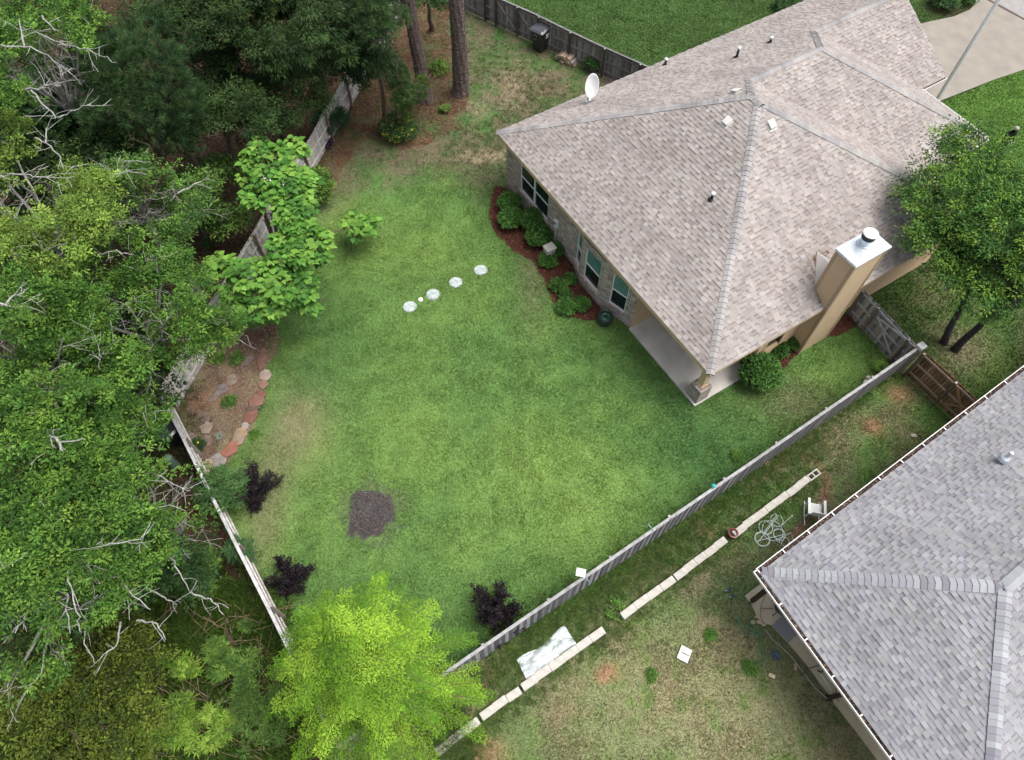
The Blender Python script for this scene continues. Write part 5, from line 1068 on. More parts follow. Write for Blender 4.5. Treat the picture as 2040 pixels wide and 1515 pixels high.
pine('lower dark pine just above the antler shaped white branch', (420, 470), (300, 280, 5.5), [bl(300, 260, 6, 1.7, 1), bl(250, 290, 6, 1.4, .9), bl(350, 230, 5.5, 1.3, .9)], 900, 22)
DK = [(.028, .058, .018), (.045, .088, .024), (.018, .04, .014), (.07, .12, .032)]
def bushy(name, label, base, top, blobs, n, seed, cols, k=26, cr=.3, L=.13, Wd=.05, group=None, cat='tree', r=.14, gap=.42, **kw):
    return tree(name, label, P3(*base), P3(*top), r, blobs, cat=cat, bark='bark_brown', seed=seed, n=int(n * 1.3), k=k, cr=cr * .75, L=L, Wd=Wd, cols=cols, gap=gap, sub=(12, .5), group=group, ntarget=8, limb_r=r * .35, **kw)
EV = 'dark trees at the back of the woods'
bushy('evergreen_tree', 'dark evergreen left of the pines with narrow hanging leaves', (600, 190), (570, 40, 6), [bl(590, 60, 6.5, 2.2, 1.4), bl(520, 20, 7, 1.7, 1.2), bl(640, 100, 5, 1.4, 1), bl(560, 130, 5, 1.3, .9), bl(430, 110, 4.5, 1.3, .8)], 1750, 31, [(.032, .065, .02), (.052, .098, .027), (.02, .045, .015)], L=.17, Wd=.035, droop=.7, group=EV)
bushy('evergreen_tree', 'very dark tree at the top edge between two pines', (470, 150), (430, 20, 7), [bl(420, 30, 7.5, 2.0, 1.3), bl(350, 10, 8, 1.5, 1), bl(470, -20, 8, 1.7, 1.2)], 1100, 32, DK, group=EV)
bushy('evergreen_tree', 'round dark tree right of the soft needled pines', (470, 330), (430, 210, 5), [bl(420, 160, 5.5, 1.4, 1), bl(460, 230, 5, 1.4, 1), bl(400, 250, 5, 1.3, .9)], 900, 33, [(.034, .07, .02), (.06, .11, .03), (.022, .05, .016)], group=EV)
bushy('evergreen_tree', 'dark bushy tree leaning on the outer side of the upper pale fence', (560, 270), (545, 190, 3.6), [bl(560, 190, 3.8, 1.7, 1.0), bl(490, 200, 4, 1.5, 1), bl(600, 160, 3.6, 1.2, .8), bl(530, 240, 3, 1.1, .7)], 1000, 34, [(.034, .066, .018), (.05, .09, .024), (.02, .044, .014)], L=.14, Wd=.035, droop=.5, group=EV)
bushy('evergreen_tree', 'dark shaded tree behind the oak twigs at upper left', (300, 480), (180, 330, 6), [bl(170, 300, 6.5, 1.7, 1), bl(110, 350, 6.5, 1.5, 1), bl(220, 330, 6, 1.2, .8), bl(125, 170, 5.5, 1.5, .8), bl(60, 110, 5.8, 1.5, .8), bl(110, 30, 6, 1.4, .8)], 1500, 35, DK, group=EV)
bushy('evergreen_tree', 'dark understory tree at the left edge under the oaks', (120, 600), (30, 520, 5), [bl(20, 520, 5.5, 2.0, 1), bl(100, 560, 5, 1.5, .9), bl(-30, 420, 6, 1.6, 1)], 900, 36, DK, group=EV)
bushy('evergreen_tree', 'dark broad leaved tree behind white forked branch at left edge', (120, 360), (40, 230, 6.5), [bl(50, 240, 7, 1.6, .9), bl(90, 290, 6.5, 1.3, .8), bl(0, 300, 7, 1.2, .8)], 260, 37, [(.03, .075, .02), (.05, .11, .03), (.02, .055, .018)], k=12, L=.30, Wd=.20, cr=.4, group=EV)
bushy('evergreen_tree', 'shaded tree beneath the middle oaks of the woods', (200, 800), (150, 760, 4), [bl(150, 760, 4.5, 2.0, 1), bl(230, 800, 4, 1.6, .8), bl(250, 680, 4.5, 1.6, .9), bl(60, 900, 5, 1.6, .9)], 1000, 38, DK, group=EV)
bushy('evergreen_tree', 'shaded low tree under the oaks left of the old fence', (280, 1120), (230, 1090, 3.6), [bl(230, 1080, 4, 1.6, .9), bl(130, 1130, 4, 1.6, .9), bl(330, 1090, 3, 1.3, .7), bl(60, 1230, 4, 1.4, .8)], 800, 39, [(.03, .07, .02), (.045, .095, .028)], group=EV)
# undergrowth
def shrub(name, label, u, v, r, h, n, k, cr, L, Wd, cols, seed, cat='shrub', group=None, blobs=None, stem='bark_brown', **kw):
    base = P3(u, v); t = thing(name, base, label, cat, group); rg = random.Random(seed); b = MB(); B_ = blobs or [((base.x, base.y, h * .5), r, r, h * .5)]
    for i in range(7):
        q = B_[i % len(B_)]; a = rg.random() * 6.28; e = Vector(q[0]) + Vector((math.cos(a) * q[1] * .7, math.sin(a) * q[2] * .7, q[3] * .5)); pts = [base.lerp(e, f) + Vector((0, 0, .2 * h * math.sin(f * 3.1))) for f in (0, .3, .6, 1)]
        b.tube(pts, [.03 * max(1, h * .5), .022, .015, .008], 5)
    b.build('stem', M[stem], t); crown('foliage', B_, n, k, cr, L, Wd, cols, seed, t, **kw); return t
MIDG = [(.085, .17, .032), (.12, .22, .04), (.06, .125, .027), (.16, .27, .05)]
shrub('woodland_shrub', 'glossy green thicket between the oaks and the big leaved tree', 415, 420, 1.8, 2.6, 800, 14, .3, .16, .075, MIDG[:3] + [(.04, .09, .025)], 51, blobs=[bl(395, 400, 2.4, 1.5, 1), bl(440, 360, 2.3, 1.2, .8), bl(360, 440, 2.2, 1.2, .9), bl(440, 430, 1.6, 1.2, .8)], gap=.4, top=0)
shrub('woodland_shrub', 'dark low thicket in the mulch clearing of the woods', 385, 540, 1.5, .6, 160, 12, .25, .12, .06, [(.04, .09, .02), (.06, .12, .03)], 52, gap=.4)
WG = [(.15, .27, .03), (.20, .33, .045), (.10, .20, .03), (.25, .37, .06)]
for i, (u, v, r, h, n, c, lab) in enumerate(((470, 1290, .8, .9, 120, MIDG, 'star leaved green weed clump beside the old fence, upper one'), (420, 1150, .9, 1.6, 220, MIDG, 'leafy green shrub crowding the outer side of the old fence'), (462, 1000, .9, 1.9, 260, [(.07, .15, .045), (.10, .19, .055), (.05, .11, .035)], 'feathery green shrub growing over the old fence by the dark purple shrub'),
        (495, 1110, .5, 1.4, 120, [(.06, .13, .05), (.08, .16, .05)], 'thin green shrub leaning on the inner side of the old fence'), (430, 1400, 1.4, .8, 300, WG, 'bright green weeds at the bottom edge left of the lime tree'), (330, 1400, 1.4, .7, 240, WG, 'green weeds spreading across the lower clearing'), (520, 1440, 1.2, 1.2, 280, [(.06, .12, .025), (.09, .16, .032)], 'dark green weeds under the left side of the lime tree'),
        (280, 1490, 1.5, .8, 260, WG, 'weed patch at the bottom edge below the clearing'), (250, 1330, 1.0, .5, 110, WG, 'scattered weeds in the shaded clearing'), (480, 1350, .9, 1.1, 200, MIDG, 'star leaved green weed clump beside the lime tree, lower one'))):
    shrub('weed_clump', lab, u, v, r, h, int(n * .8), 13, .14, .20, .036, c, 60 + i, whorl=1, droop=.2, gap=.47, gs=.6, top=0, shell=.2)
YG = [(.065, .095, .014), (.10, .14, .02), (.035, .06, .012), (.15, .19, .028)]
for i, (u, v, z, lab) in enumerate(((70, 1400, 4, 'dark olive green tree at the lower left edge'), (40, 1500, 4, 'dark olive green tree in the bottom left corner'), (180, 1440, 3, 'olive green tree right of the bottom left corner'), (150, 1330, 3, 'small olive green tree above the bottom left corner'))):
    bushy('olive_green_tree', lab, (u + 30, v + 10), (u, v, z), [bl(u, v, z, 1.8, 1.1), bl(u + 50, v - 40, z - .6, 1.3, .9), bl(u - 40, v + 50, z - .3, 1.4, 1)], 520, 80 + i, YG, k=20, L=.10, Wd=.045, gap=.46, group='olive green trees at lower left')
# brown dead twigs in the clearing
b = MB(); rg = random.Random(77)
for i in range(150):
    q = P3(rg.uniform(330, 560), rg.uniform(1190, 1510), .05 + rg.random() * .3); a = rg.random() * 6.28; tp, _ = twist(rg, q, (math.cos(a), math.sin(a), rg.uniform(0, .4)), rg.uniform(.5, 1.6), .01, 5, .5); b.tube(tp, [.010 * (1 - .12 * w) for w in range(len(tp))], 4, [rg.uniform(.7, 1.3)] * 3)
tag(b.build('brush_pile', pmat('dry_brush', (.24, .17, .11), .9, .3, 9)), 'tangled dry brushwood in the clearing of the woods', 'brush', kind='stuff')

# the two tall pines and foliage beside them
def bigpine(label, base, ttop, r, seed):
    t = thing('pine_tree', P3(*base), label, 'tree', 'pines'); b0_ = P3(*base); t0 = P3(*ttop); b = MB(); n = 60; rg = random.Random(seed); N_ = 28
    rr = []; pts = []
    for i in range(n + 1): f = i / n; pts.append(b0_.lerp(t0, f) + Vector((math.sin(f * 3 + seed) * .08, 0, 0))); rr.append(r * (1 - .22 * f) * (1 + .22 * math.exp(-f * 22)))
    rings = []
    for p, q in zip(pts, rr): rings.append([b.vert(p + Vector((math.cos(a), math.sin(a), 0)) * q * (1 + rg.uniform(-.06, .06) + .05 * math.sin(a * 9 + p.z * 2.2))) for a in [2 * math.pi * j / N_ for j in range(N_)]])
    for k in range(n):
        for j in range(N_): b.f.append([rings[k][j], rings[k][(j + 1) % N_], rings[k + 1][(j + 1) % N_], rings[k + 1][j]])
    return t, b, pts
def bark_mat():
    m = bpy.data.materials.new('plated_pine_bark'); m.use_nodes = True; nt = m.node_tree; N = nt.nodes; Lk = nt.links; p = N['Principled BSDF']; p.inputs['Roughness'].default_value = .95; p.inputs['Specular IOR Level'].default_value = .1
    tc = N.new('ShaderNodeTexCoord'); mp = N.new('ShaderNodeMapping'); mp.inputs['Scale'].default_value = (7, 7, 2.2); Lk.new(tc.outputs['Object'], mp.inputs[0])
    vo = N.new('ShaderNodeTexVoronoi'); vo.feature = 'DISTANCE_TO_EDGE'; vo.inputs['Randomness'].default_value = 1; nz = N.new('ShaderNodeTexNoise'); nz.inputs['Scale'].default_value = 2.5; Lk.new(mp.outputs[0], nz.inputs['Vector'])
    ad = N.new('ShaderNodeMix'); ad.data_type = 'VECTOR'; ad.inputs['Factor'].default_value = .25; Lk.new(mp.outputs[0], ad.inputs['A']); Lk.new(nz.outputs['Color'], ad.inputs['B']); Lk.new(ad.outputs['Result'], vo.inputs['Vector'])
    cr = N.new('ShaderNodeValToRGB'); cr.color_ramp.elements[0].position = .02; cr.color_ramp.elements[0].color = (.045, .032, .03, 1); cr.color_ramp.elements[1].position = .17; cr.color_ramp.elements[1].color = (.26, .20, .185, 1)
    e = cr.color_ramp.elements.new(.45); e.color = (.34, .275, .25, 1)
    Lk.new(vo.outputs['Distance'], cr.inputs[0]); Lk.new(cr.outputs[0], p.inputs['Base Color']); bp = N.new('ShaderNodeBump'); bp.inputs['Distance'].default_value = .06; Lk.new(vo.outputs['Distance'], bp.inputs['Height']); Lk.new(bp.outputs[0], p.inputs['Normal'])
    return m
M['plate'] = bark_mat()
for lab, bs, tp, r, sd in (('tall straight pine trunk carrying the tan birdhouse', (915, 185), (909, -40, 6.2), .40, 1), ('tall pine trunk left of the one with the birdhouse', (846, 200), (808, -60, 7), .33, 2)):
    t, b, pts = bigpine(lab, bs, tp, r, sd); top = P3(*tp); d = (top - P3(*bs)).normalized(); b.tube([top, top + d * 3, top + d * 7], [r * .76, r * .6, r * .25], 20, cap=False)
    b.build('trunk', M['plate'], t); hc = top + d * 5.5
    bl_ = [((hc.x, hc.y, hc.z), 2.2, 2.2, 1.5), ((hc.x + .3, hc.y + .4, hc.z + 1.8), 1.6, 1.6, 1.2)]
    needles('crown', bl_, 600, 30, .25, .016, PINE, sd, t)
PN = [(.06, .115, .045), (.08, .145, .05), (.045, .09, .036), (.10, .17, .06)]
pine('slender pine beside the left trunk with grey green hanging boughs', (770, 250), (742, 40, 6), [bl(745, 60, 6.3, .9, .8), bl(765, 130, 4.2, .8, .7), bl(730, 10, 7, 1.0, .8), bl(790, 40, 6, .6, .6)], 620, 41, r=.12, cols=PN, k=40)
pine('thin pine in front of the left trunk, its boughs over the yellow flowered bush', (800, 262), (790, 200, 2.8), [bl(795, 185, 2.9, .75, .6), bl(825, 190, 2.2, .6, .5), bl(790, 150, 3.6, .6, .5)], 360, 42, r=.07, cols=[(.07, .13, .04), (.10, .17, .05), (.05, .10, .035)], k=40)
pine('young yellow green pine sapling behind the yellow flowered bush', (800, 258), (803, 215, 1.9), [bl(803, 222, 1.5, .55, .5), bl(845, 165, 2.0, .4, .35)], 150, 43, r=.035, cols=[(.12, .19, .045), (.15, .23, .05)], k=40)
bushy('evergreen_tree', 'dark leafy tree in front of the two tall pines at the top', (720, 170), (712, 60, 4.5), [bl(705, 60, 5, 1.3, .9), bl(680, 20, 5.5, 1.3, .9), bl(720, 130, 3.2, 1.0, .7), bl(650, 90, 4.5, 1.0, .7)], 1000, 40, [(.03, .075, .028), (.05, .11, .036), (.02, .05, .02)], L=.12, Wd=.05, group=EV)
bushy('evergreen_tree', 'leafy tree at the top edge just left of the birdhouse pine', (860, 60), (850, -10, 3), [bl(858, -5, 3.4, .8, .6), bl(790, -20, 5, 1.2, .8)], 320, 44, [(.05, .11, .035), (.07, .15, .045)], L=.12, Wd=.06, group=EV)
shrub('flowering_bush', 'rounded bush dotted with small yellow flowers below the pines', 797, 270, .9, 1.0, 420, 16, .16, .10, .05, [(.05, .11, .035), (.07, .14, .04)], 45, gap=.3)
crown('flower', [((P3(797, 272)[0], P3(797, 272)[1] - .1, .55), .85, .85, .52)], 130, 4, .04, .038, .034, [(.55, .45, .03), (.62, .55, .06)], 46, S.objects['flowering_bush'], gap=0, shell=.9)['kind'] = 'stuff'
shrub('nandina_shrub', 'feathery dark green shrub against the upper pale fence', 665, 262, .9, 1.2, 300, 22, .2, .11, .04, [(.035, .085, .035), (.05, .11, .045)], 47, gap=.35)
shrub('purple_shrub', 'small dark violet shrub at the foot of the upper pale fence', 651, 292, .32, .4, 60, 16, .1, .08, .04, [(.03, .018, .05), (.05, .03, .075)], 48, gap=0, cat='shrub')
shrub('leafy_shrub', 'loose light green shrub in the dry ground below the birdhouse pine', 876, 145, .5, .6, 70, 14, .15, .1, .05, MIDG, 49, gap=0)
shrub('leafy_shrub', 'light green shrub between the big leaved tree and the dry ground', 640, 395, .75, 1.5, 260, 16, .2, .12, .06, MIDG, 50, gap=.35)
shrub('leafy_shrub', 'leafy green shrub beside the dark fence near the firewood', 1182, 138, .5, .8, 90, 16, .15, .12, .06, [(.045, .11, .03), (.06, .14, .035)], 150, gap=.3)
shrub('leafy_shrub', 'tiny green shrub on the pine straw right of the left pine trunk', 886, 222, .25, .3, 30, 12, .1, .09, .045, MIDG, 151, gap=0)

# catalpa with large heart shaped leaves
CAT = [(.10, .25, .04), (.14, .30, .05), (.06, .16, .03), (.18, .34, .06)]
def bigleaf(name, blobs, n, k, L, cols, seed, parent, shell=.55, gap=.4):
    rg = np.random.RandomState(seed); P, Dd = blob_points(blobs, n, rg, shell, -.05, gap, .8, seed); m = n * k; a = np.tile(np.arange(k) * 2.4, n) + np.repeat(rg.rand(n) * 6.28, k)
    P = np.repeat(P, k, 0); Do = np.repeat(Dd, k, 0); Cc = np.repeat(np.array(cols)[rg.randint(0, len(cols), n)], k, 0) * rg.uniform(.75, 1.25, (m, 1)); D = np.stack([np.cos(a), np.sin(a), rg.uniform(-.75, .05, m)], -1) + Do * .25; D /= np.linalg.norm(D, axis=1, keepdims=True)
    base = P + D * rg.uniform(.04, .16, (m, 1)) + np.array((0, 0, 1)) * rg.uniform(-.12, .1, (m, 1)); Sd = np.cross(D, (0, 0, 1.0)); Sd /= np.linalg.norm(Sd, axis=1, keepdims=True); N_ = np.cross(Sd, D); l = (rg.uniform(.65, 1.2, m) * L)[:, None]
    prof = [(0, 0, .0), (-.06, .22, .02), (.12, .42, .05), (.42, .40, .05), (.72, .19, .0), (1.0, 0, -.12)]
    pts = [base + D * l * x + Sd * l * y + N_ * l * z for x, y, z in prof] + [base + D * l * x - Sd * l * y + N_ * l * z for x, y, z in prof[1:-1]] + [base + D * l * .45 - N_ * l * .03]
    V = np.stack(pts, 1).reshape(-1, 3); o_ = (np.arange(m) * 11)[:, None]; q = []
    Rr = [0, 1, 2, 3, 4, 5]; Ll = [0, 6, 7, 8, 9, 5]
    tri = []
    for s_ in (Rr, Ll):
        for i in range(5): tri.append([s_[i], s_[i + 1], 10] if s_ is Rr else [s_[i + 1], s_[i], 10])
    Q = (o_[:, None, :] + np.array(tri)[None]).reshape(-1, 3); return quick(name, V, Q, np.repeat(Cc, 11, 0), M['leaf'], parent)
cb = [bl(520, 300, 4.6, .55, .4), bl(580, 300, 4.6, .6, .4), bl(500, 345, 4.2, .55, .4), bl(560, 360, 4.8, .9, .6), bl(600, 370, 4.4, .6, .5), bl(530, 400, 4.6, .8, .6), bl(590, 430, 4.3, .8, .6), bl(610, 490, 3.8, .9, .6), bl(560, 500, 4.0, .6, .4), bl(640, 500, 3.4, .5, .4), bl(440, 540, 3.4, .65, .4), bl(500, 560, 3.6, .9, .6), bl(570, 570, 3.4, .9, .6), bl(530, 610, 3.0, .8, .5), bl(600, 580, 3.0, .7, .5), bl(470, 590, 3.2, .5, .4), bl(620, 600, 2.8, .4, .3)]
t = tree('catalpa_tree', 'bright green tree with large heart shaped leaves leaning over the pale fence', P3(558, 560), P3(548, 470, 3.0), .15, cb, bark='bark_brown', seed=5, ntarget=17, limb_r=.07); bigleaf('crown', cb, 400, 9, .25, CAT, 5, t, gap=.41)
b = MB()
for (u, v, z) in ((536, 357, 5.2), (528, 352, 5.2)):
    for i in range(10): b.ball(P3(u, v, z) + Vector((random.Random(i + u).uniform(-.1, .1), random.Random(i * 3 + u).uniform(-.1, .1), 0)), .03, 4, c=(.8, .8, .76))
b.build('blossom', M['plain'], t)
t = thing('catalpa_sapling', P3(715, 490), 'single leafy arching branch of big leaves standing out over the lawn', 'sapling'); b = MB(); b.tube([P3(600, 505, 1.0), P3(650, 470, 1.4), P3(690, 455, 1.5), P3(715, 455, 1.4)], [.03, .025, .02, .012], 6); b.tube([P3(700, 500, 0), P3(702, 470, .8), P3(705, 458, 1.4)], [.03, .025, .015], 6); b.build('stem', M['bark_brown'], t); bigleaf('foliage', [bl(718, 455, 1.3, .55, .35), bl(742, 452, 1.2, .35, .25), bl(700, 440, 1.3, .35, .25)], 22, 9, .30, CAT, 8, t, gap=0)

# lime bald cypress: long feathery boughs
def cypress(name, label, base, h, rad, n, seed, cols, droop=.35, z0=.12, twl=.5, needle=.085, step=.085, lean=(0, 0), bark='bark_brown', nw=.017, power=.8, rmin=.25):
    base = Vector(base); t = thing(name, base, label, 'tree'); rg = np.random.RandomState(seed); r_ = random.Random(seed); b = MB()
    ax = lambda f: base + Vector((lean[0] * f, lean[1] * f, h * f)); b.tube([ax(f) for f in np.linspace(0, 1, 10)], [.2 * max(.03, 1 - 1.25 * f) * h / 9 for f in np.linspace(0, 1, 10)], 8)
    P = []; D = []; Nn = []; Cc = []; Ln = []
    for i in range(n):
        f = z0 + (1 - z0) * (i + .5) / n; a = i * 2.39996 + rg.uniform(-.3, .3); R_ = rad * (1 - f) ** power * rg.uniform(.62, 1.22) + rmin; s = ax(f); up = .5 * f + .18
        m = max(6, int(R_ / .11)); c0_ = np.array(cols)[rg.randint(len(cols))] * rg.uniform(.8, 1.2); hor = Vector((math.cos(a), math.sin(a), 0)); sd = Vector((-math.sin(a), math.cos(a), 0)); pts = []
        for j in range(m + 1):
            g = j / m; pts.append(s + hor * R_ * g + sd * .12 * math.sin(g * 4 + i) * R_ * .4 + Vector((0, 0, up * R_ * g - droop * R_ * g * g * 1.3)))
        b.tube(pts[::2] if m > 8 else pts, [(.02 if f < .65 else .007) * (1 - .85 * q / len(pts[::2] if m > 8 else pts)) for q in range(len(pts[::2] if m > 8 else pts))], 4)
        for j in range(1, m + 1):
            g = j / m
            if g < .3 and f < .5: continue
            dirb = (pts[j] - pts[j - 1]).normalized(); side = dirb.cross(Vector((0, 0, 1))).normalized()
            for sg in (-1, 1, 0):
                tl = twl * (1.15 - .75 * g) * rg.uniform(.6, 1.2) * (0.6 if sg == 0 else 1); td = (side * sg * .85 + dirb * (.75 if sg else 1.2) + Vector((0, 0, rg.uniform(-.25, .2)))).normalized(); K = max(3, int(tl / (step * .62)))
                o_ = pts[j]
                q = np.arange(1, K + 1) / K; pos = np.array(o_) + np.outer(q * tl, np.array(td)) + np.outer(q ** 2 * tl * -.18, (0, 0, 1)); s2 = np.cross(td, (0, 0, 1.0)); s2 /= np.linalg.norm(s2) + 1e-6
                for w in (-1, 1):
                    P.append(pos); D.append(np.array(td) * .75 + s2 * w * .8 + rg.normal(0, .22, (K, 3))); Nn.append(np.tile((0, 0, 1.0), (K, 1)) + rg.normal(0, .35, (K, 3))); Cc.append(c0_ * rg.uniform(.78, 1.25, (K, 1)) * (.85 + .3 * g)); Ln.append(needle * rg.uniform(.8, 1.3, K))
    for f in np.linspace(.8, 1.03, 40):
        K = 22; P.append(np.array(ax(f)) + rg.normal(0, .13 * (1.15 - f) + .05, (K, 3))); D.append(rg.normal(0, 1, (K, 3)) + (0, 0, .5)); Nn.append(unit(K, rg)); Cc.append(np.array(cols)[rg.randint(0, len(cols), K)]); Ln.append(needle * rg.uniform(.8, 1.4, K))
    P = np.concatenate(P); D = np.concatenate(D); Nn = np.concatenate(Nn); Cc = np.concatenate(Cc); Ln = np.concatenate(Ln)
    b.build('trunk', M[bark], t); V, Q, C = leafset(P, D, Nn, Ln, Ln * 0 + nw * 1.6, Cc, .1); quick('crown', V, Q, C, M['needle'], t); return t
cypress('bald_cypress', 'bright lime green feathery cypress overlapping the corner of the long fence', P3(778, 1390), 9.2, 3.3, 128, 3, [(.14, .275, .022), (.185, .33, .028), (.08, .18, .018), (.23, .38, .036), (.11, .23, .02)], lean=(.1, .2), twl=.46, needle=.10, nw=.016, power=.6, droop=.62, z0=.18)
# right hand trees
RT = [(.05, .13, .028), (.08, .18, .034), (.034, .09, .022), (.17, .29, .04)]
def fine_tree(label, base, top, r, blobs, n, seed, cols=RT, k=18): return tree('cedar_elm', label, P3(*base), P3(*top), r, blobs, bark='bark_dark', seed=seed, n=n, k=k, sub=(8, .40), cr=.26, L=.12, Wd=.048, cols=cols, gap=.42, gs=.7, ntarget=14, limb_r=.07, shell=.5, top=-.2, outw=1.0, droop=.25, group='fine leaved trees beside the house')
fine_tree('fine leaved tree over the right end of the brick house, nearer its roof', (1880, 683), (1958, 520, 4.2), .14, [bl(1935, 440, 4.8, 1.65, 1.1), bl(1865, 385, 4.9, .95, .7), bl(1985, 395, 5.3, 1.35, 1.0), bl(1880, 500, 4.4, 1.1, .8), bl(1940, 560, 3.9, 1.3, .9), bl(1875, 318, 5.4, .6, .5), bl(1822, 395, 4.8, .45, .3), bl(1940, 305, 5.6, .85, .6), bl(2015, 360, 5.4, .8, .6), bl(1845, 465, 4.4, .6, .4), bl(1950, 250, 6.3, .3, .3), bl(1890, 285, 5.9, .5, .4)], 2300, 91)
fine_tree('fine leaved tree at the right edge behind the first, with a bent dark trunk', (1903, 697), (2040, 560, 4.6), .15, [bl(2030, 480, 5.2, 2.0, 1.2), bl(2000, 560, 4.4, 1.3, .9), bl(2075, 430, 5.4, 1.5, 1), bl(1960, 590, 3.6, .9, .6)], 1500, 92)
# dark purple shrubs
PU = [(.010, .007, .011), (.006, .005, .008), (.018, .010, .014), (.013, .008, .010)]
def purple(label, u, v, r, h, seed, n, tips):
    base = P3(u, v); t = thing('purple_crape_myrtle', base, label, 'shrub', 'dark purple shrubs inside the fences'); rg = random.Random(seed); b = MB(); P = []; D = []
    nr = np.random.RandomState(seed)
    for i in range(n):
        a = i * 2.4 + rg.uniform(-.4, .4); el = rg.uniform(.25, 1.35); L = r * rg.uniform(.6, 1.45) / max(.45, math.cos(el) + .25); L = min(L, h); d = Vector((math.cos(a) * math.cos(el), math.sin(a) * math.cos(el), math.sin(el))); pts, _ = twist(rg, base, d, L, .01, 7, .28); b.tube(pts, [.018 * (1 - .12 * k) for k in range(8)], 5)
        for k in range(2, 8):
            for q in range(3):
                tp, _ = twist(rg, pts[k], (pts[k] - pts[k - 1]).normalized() + Vector((rg.gauss(0, 1), rg.gauss(0, 1), rg.gauss(0, .6))) * .55, rg.uniform(.15, .38), .01, 3, .3); b.tube(tp, [.006, .005, .004, .003], 3)
                for e in tp[1:] + [tp[1].lerp(tp[2], .5), tp[2].lerp(tp[3], .5)]:
                    for _i in range(4): P.append(tuple(e))
    b.build('stem', M['purple_stem'], t); P = np.array(P); m = len(P); d = unit(m, nr); V, Q, C = leafset(P + d * .02, d + (0, 0, .2), unit(m, nr) * .6 + (0, 0, .8), nr.uniform(.04, .085, m), nr.uniform(.025, .05, m), np.array(PU)[nr.randint(0, 4, m)] * nr.uniform(.6, 1.6, (m, 1)), .2); quick('foliage', V, Q, C, M['pleaf'], t)
M['purple_stem'] = pmat('purple_stem', (.05, .035, .04), .8, .3, 9); M['pleaf'] = pmat('purple_leaf', rough=.6, var=.2, scale=9, spec=.25)
purple('dark purple shrub beside the garden bed and old fence', 512, 985, .75, 1.35, 1, 20, 0); purple('dark purple shrub just left of the lime cypress', 584, 1158, .58, 1.1, 2, 18, 0); purple('dark purple shrub beside the long grey fence, right of the lime cypress', 990, 1222, .85, 1.5, 3, 22, 0)
# house shrubs
SG = [(.05, .13, .025), (.075, .17, .035), (.035, .095, .02), (.09, .20, .04)]
for i, (u, v, r, h, n, lab) in enumerate(((1015, 418, .48, .8, 130, 'rounded green shrub at the brick corner, upper of two'), (1018, 448, .50, .75, 130, 'rounded green shrub at the brick corner, lower of two'), (1064, 452, .58, .85, 170, 'large green shrub below the wide double window, upper half'), (1073, 482, .52, .8, 140, 'large green shrub below the wide double window, lower half beside the metal box'), (1107, 506, .3, .5, 50, 'small green shrub right of the stubby grey metal box'),
        (1091, 524, .36, .35, 60, 'low green plant below the stubby grey metal box'), (1112, 575, .28, .4, 40, 'small leafy plant in the mulch opposite the bay window'), (1135, 562, .2, .35, 26, 'thin sprouting plant close to the bay window wall'), (1125, 592, .22, .25, 26, 'trailing plant in the mulch just below the small leafy plant'), (1128, 617, .36, .35, 50, 'low sprawling plant at the lower end of the brick wall mulch, left one'), (1158, 612, .3, .35, 40, 'low sprawling plant at the lower end of the brick wall mulch, right one'),
        (1504, 757, .72, 1.15, 230, 'big round glossy shrub beside the porch slab'), (1548, 706, .3, .6, 50, 'green shrub under the dark side window'), (1578, 690, .3, .6, 50, 'green shrub in the corner between wall and chimney'), (1530, 722, .26, .4, 30, 'low green plant left of the mulch by the chimney'))):
    k_ = dict(gap=.3, gs=.35, shell=.6, top=0)
    sz = (.14, .085) if i == 11 else (.10, .055)
    shrub('garden_shrub', lab, u, v, r, h, int(n * 1.5), 16, .12, sz[0], sz[1], SG, 110 + i, **k_)
def fern(label, u, v, r, n, cols, seed, name='fern', cat='fern', wd=.06):
    base = P3(u, v); t = thing(name, base, label, cat); rg = np.random.RandomState(seed); P = []; D = []; L = []; b = MB()
    for i in range(n):
        a = i * 2.4; R_ = r * rg.uniform(.7, 1.15); pts = [base + Vector((math.cos(a) * R_ * g, math.sin(a) * R_ * g, .5 * r * math.sin(g * 2.6) + .03)) for g in np.linspace(0, 1, 12)]; b.tube(pts[::3], .005, 4)
        for j in range(1, 12):
            d = (pts[j] - pts[j - 1]).normalized(); s = d.cross(Vector((0, 0, 1))).normalized()
            for w in (-1, 1): P.append(tuple(pts[j])); D.append(tuple(s * w + d * .4)); L.append(wd * 2.2 * (1.1 - j / 12))
    b.build('stalk', M['bark_brown'], t); P = np.array(P); m = len(P); V, Q, C = leafset(P, np.array(D), np.tile((0, 0, 1.), (m, 1)) + rg.normal(0, .2, (m, 3)), np.array(L), np.array(L) * .35, np.array(cols)[rg.randint(0, len(cols), m)] * rg.uniform(.8, 1.2, (m, 1)), .1); quick('foliage', V, Q, C, M['leaf'], t)
fern('bright green fern clump at the foot of the braced grey gate', 1752, 738, .48, 20, [(.12, .24, .04), (.16, .29, .05)], 1, wd=.075)
fern('silvery spiky plant in the garden bed', 439, 872, .26, 12, [(.34, .40, .33), (.28, .36, .28)], 2, 'silver_plant', 'plant', .035)
shrub('bed_plant', 'dark green clump with a yellow flower at the old fence corner of the bed', 397, 890, .26, .3, 50, 12, .08, .07, .035, [(.045, .09, .025), (.06, .12, .035)], 130, gap=0); b = MB(); b.ball(P3(394, 882, .33), .04, 5, (1, 1, .6), (.75, .65, .05)); b.build('flower', M['plain'], S.objects['bed_plant'])
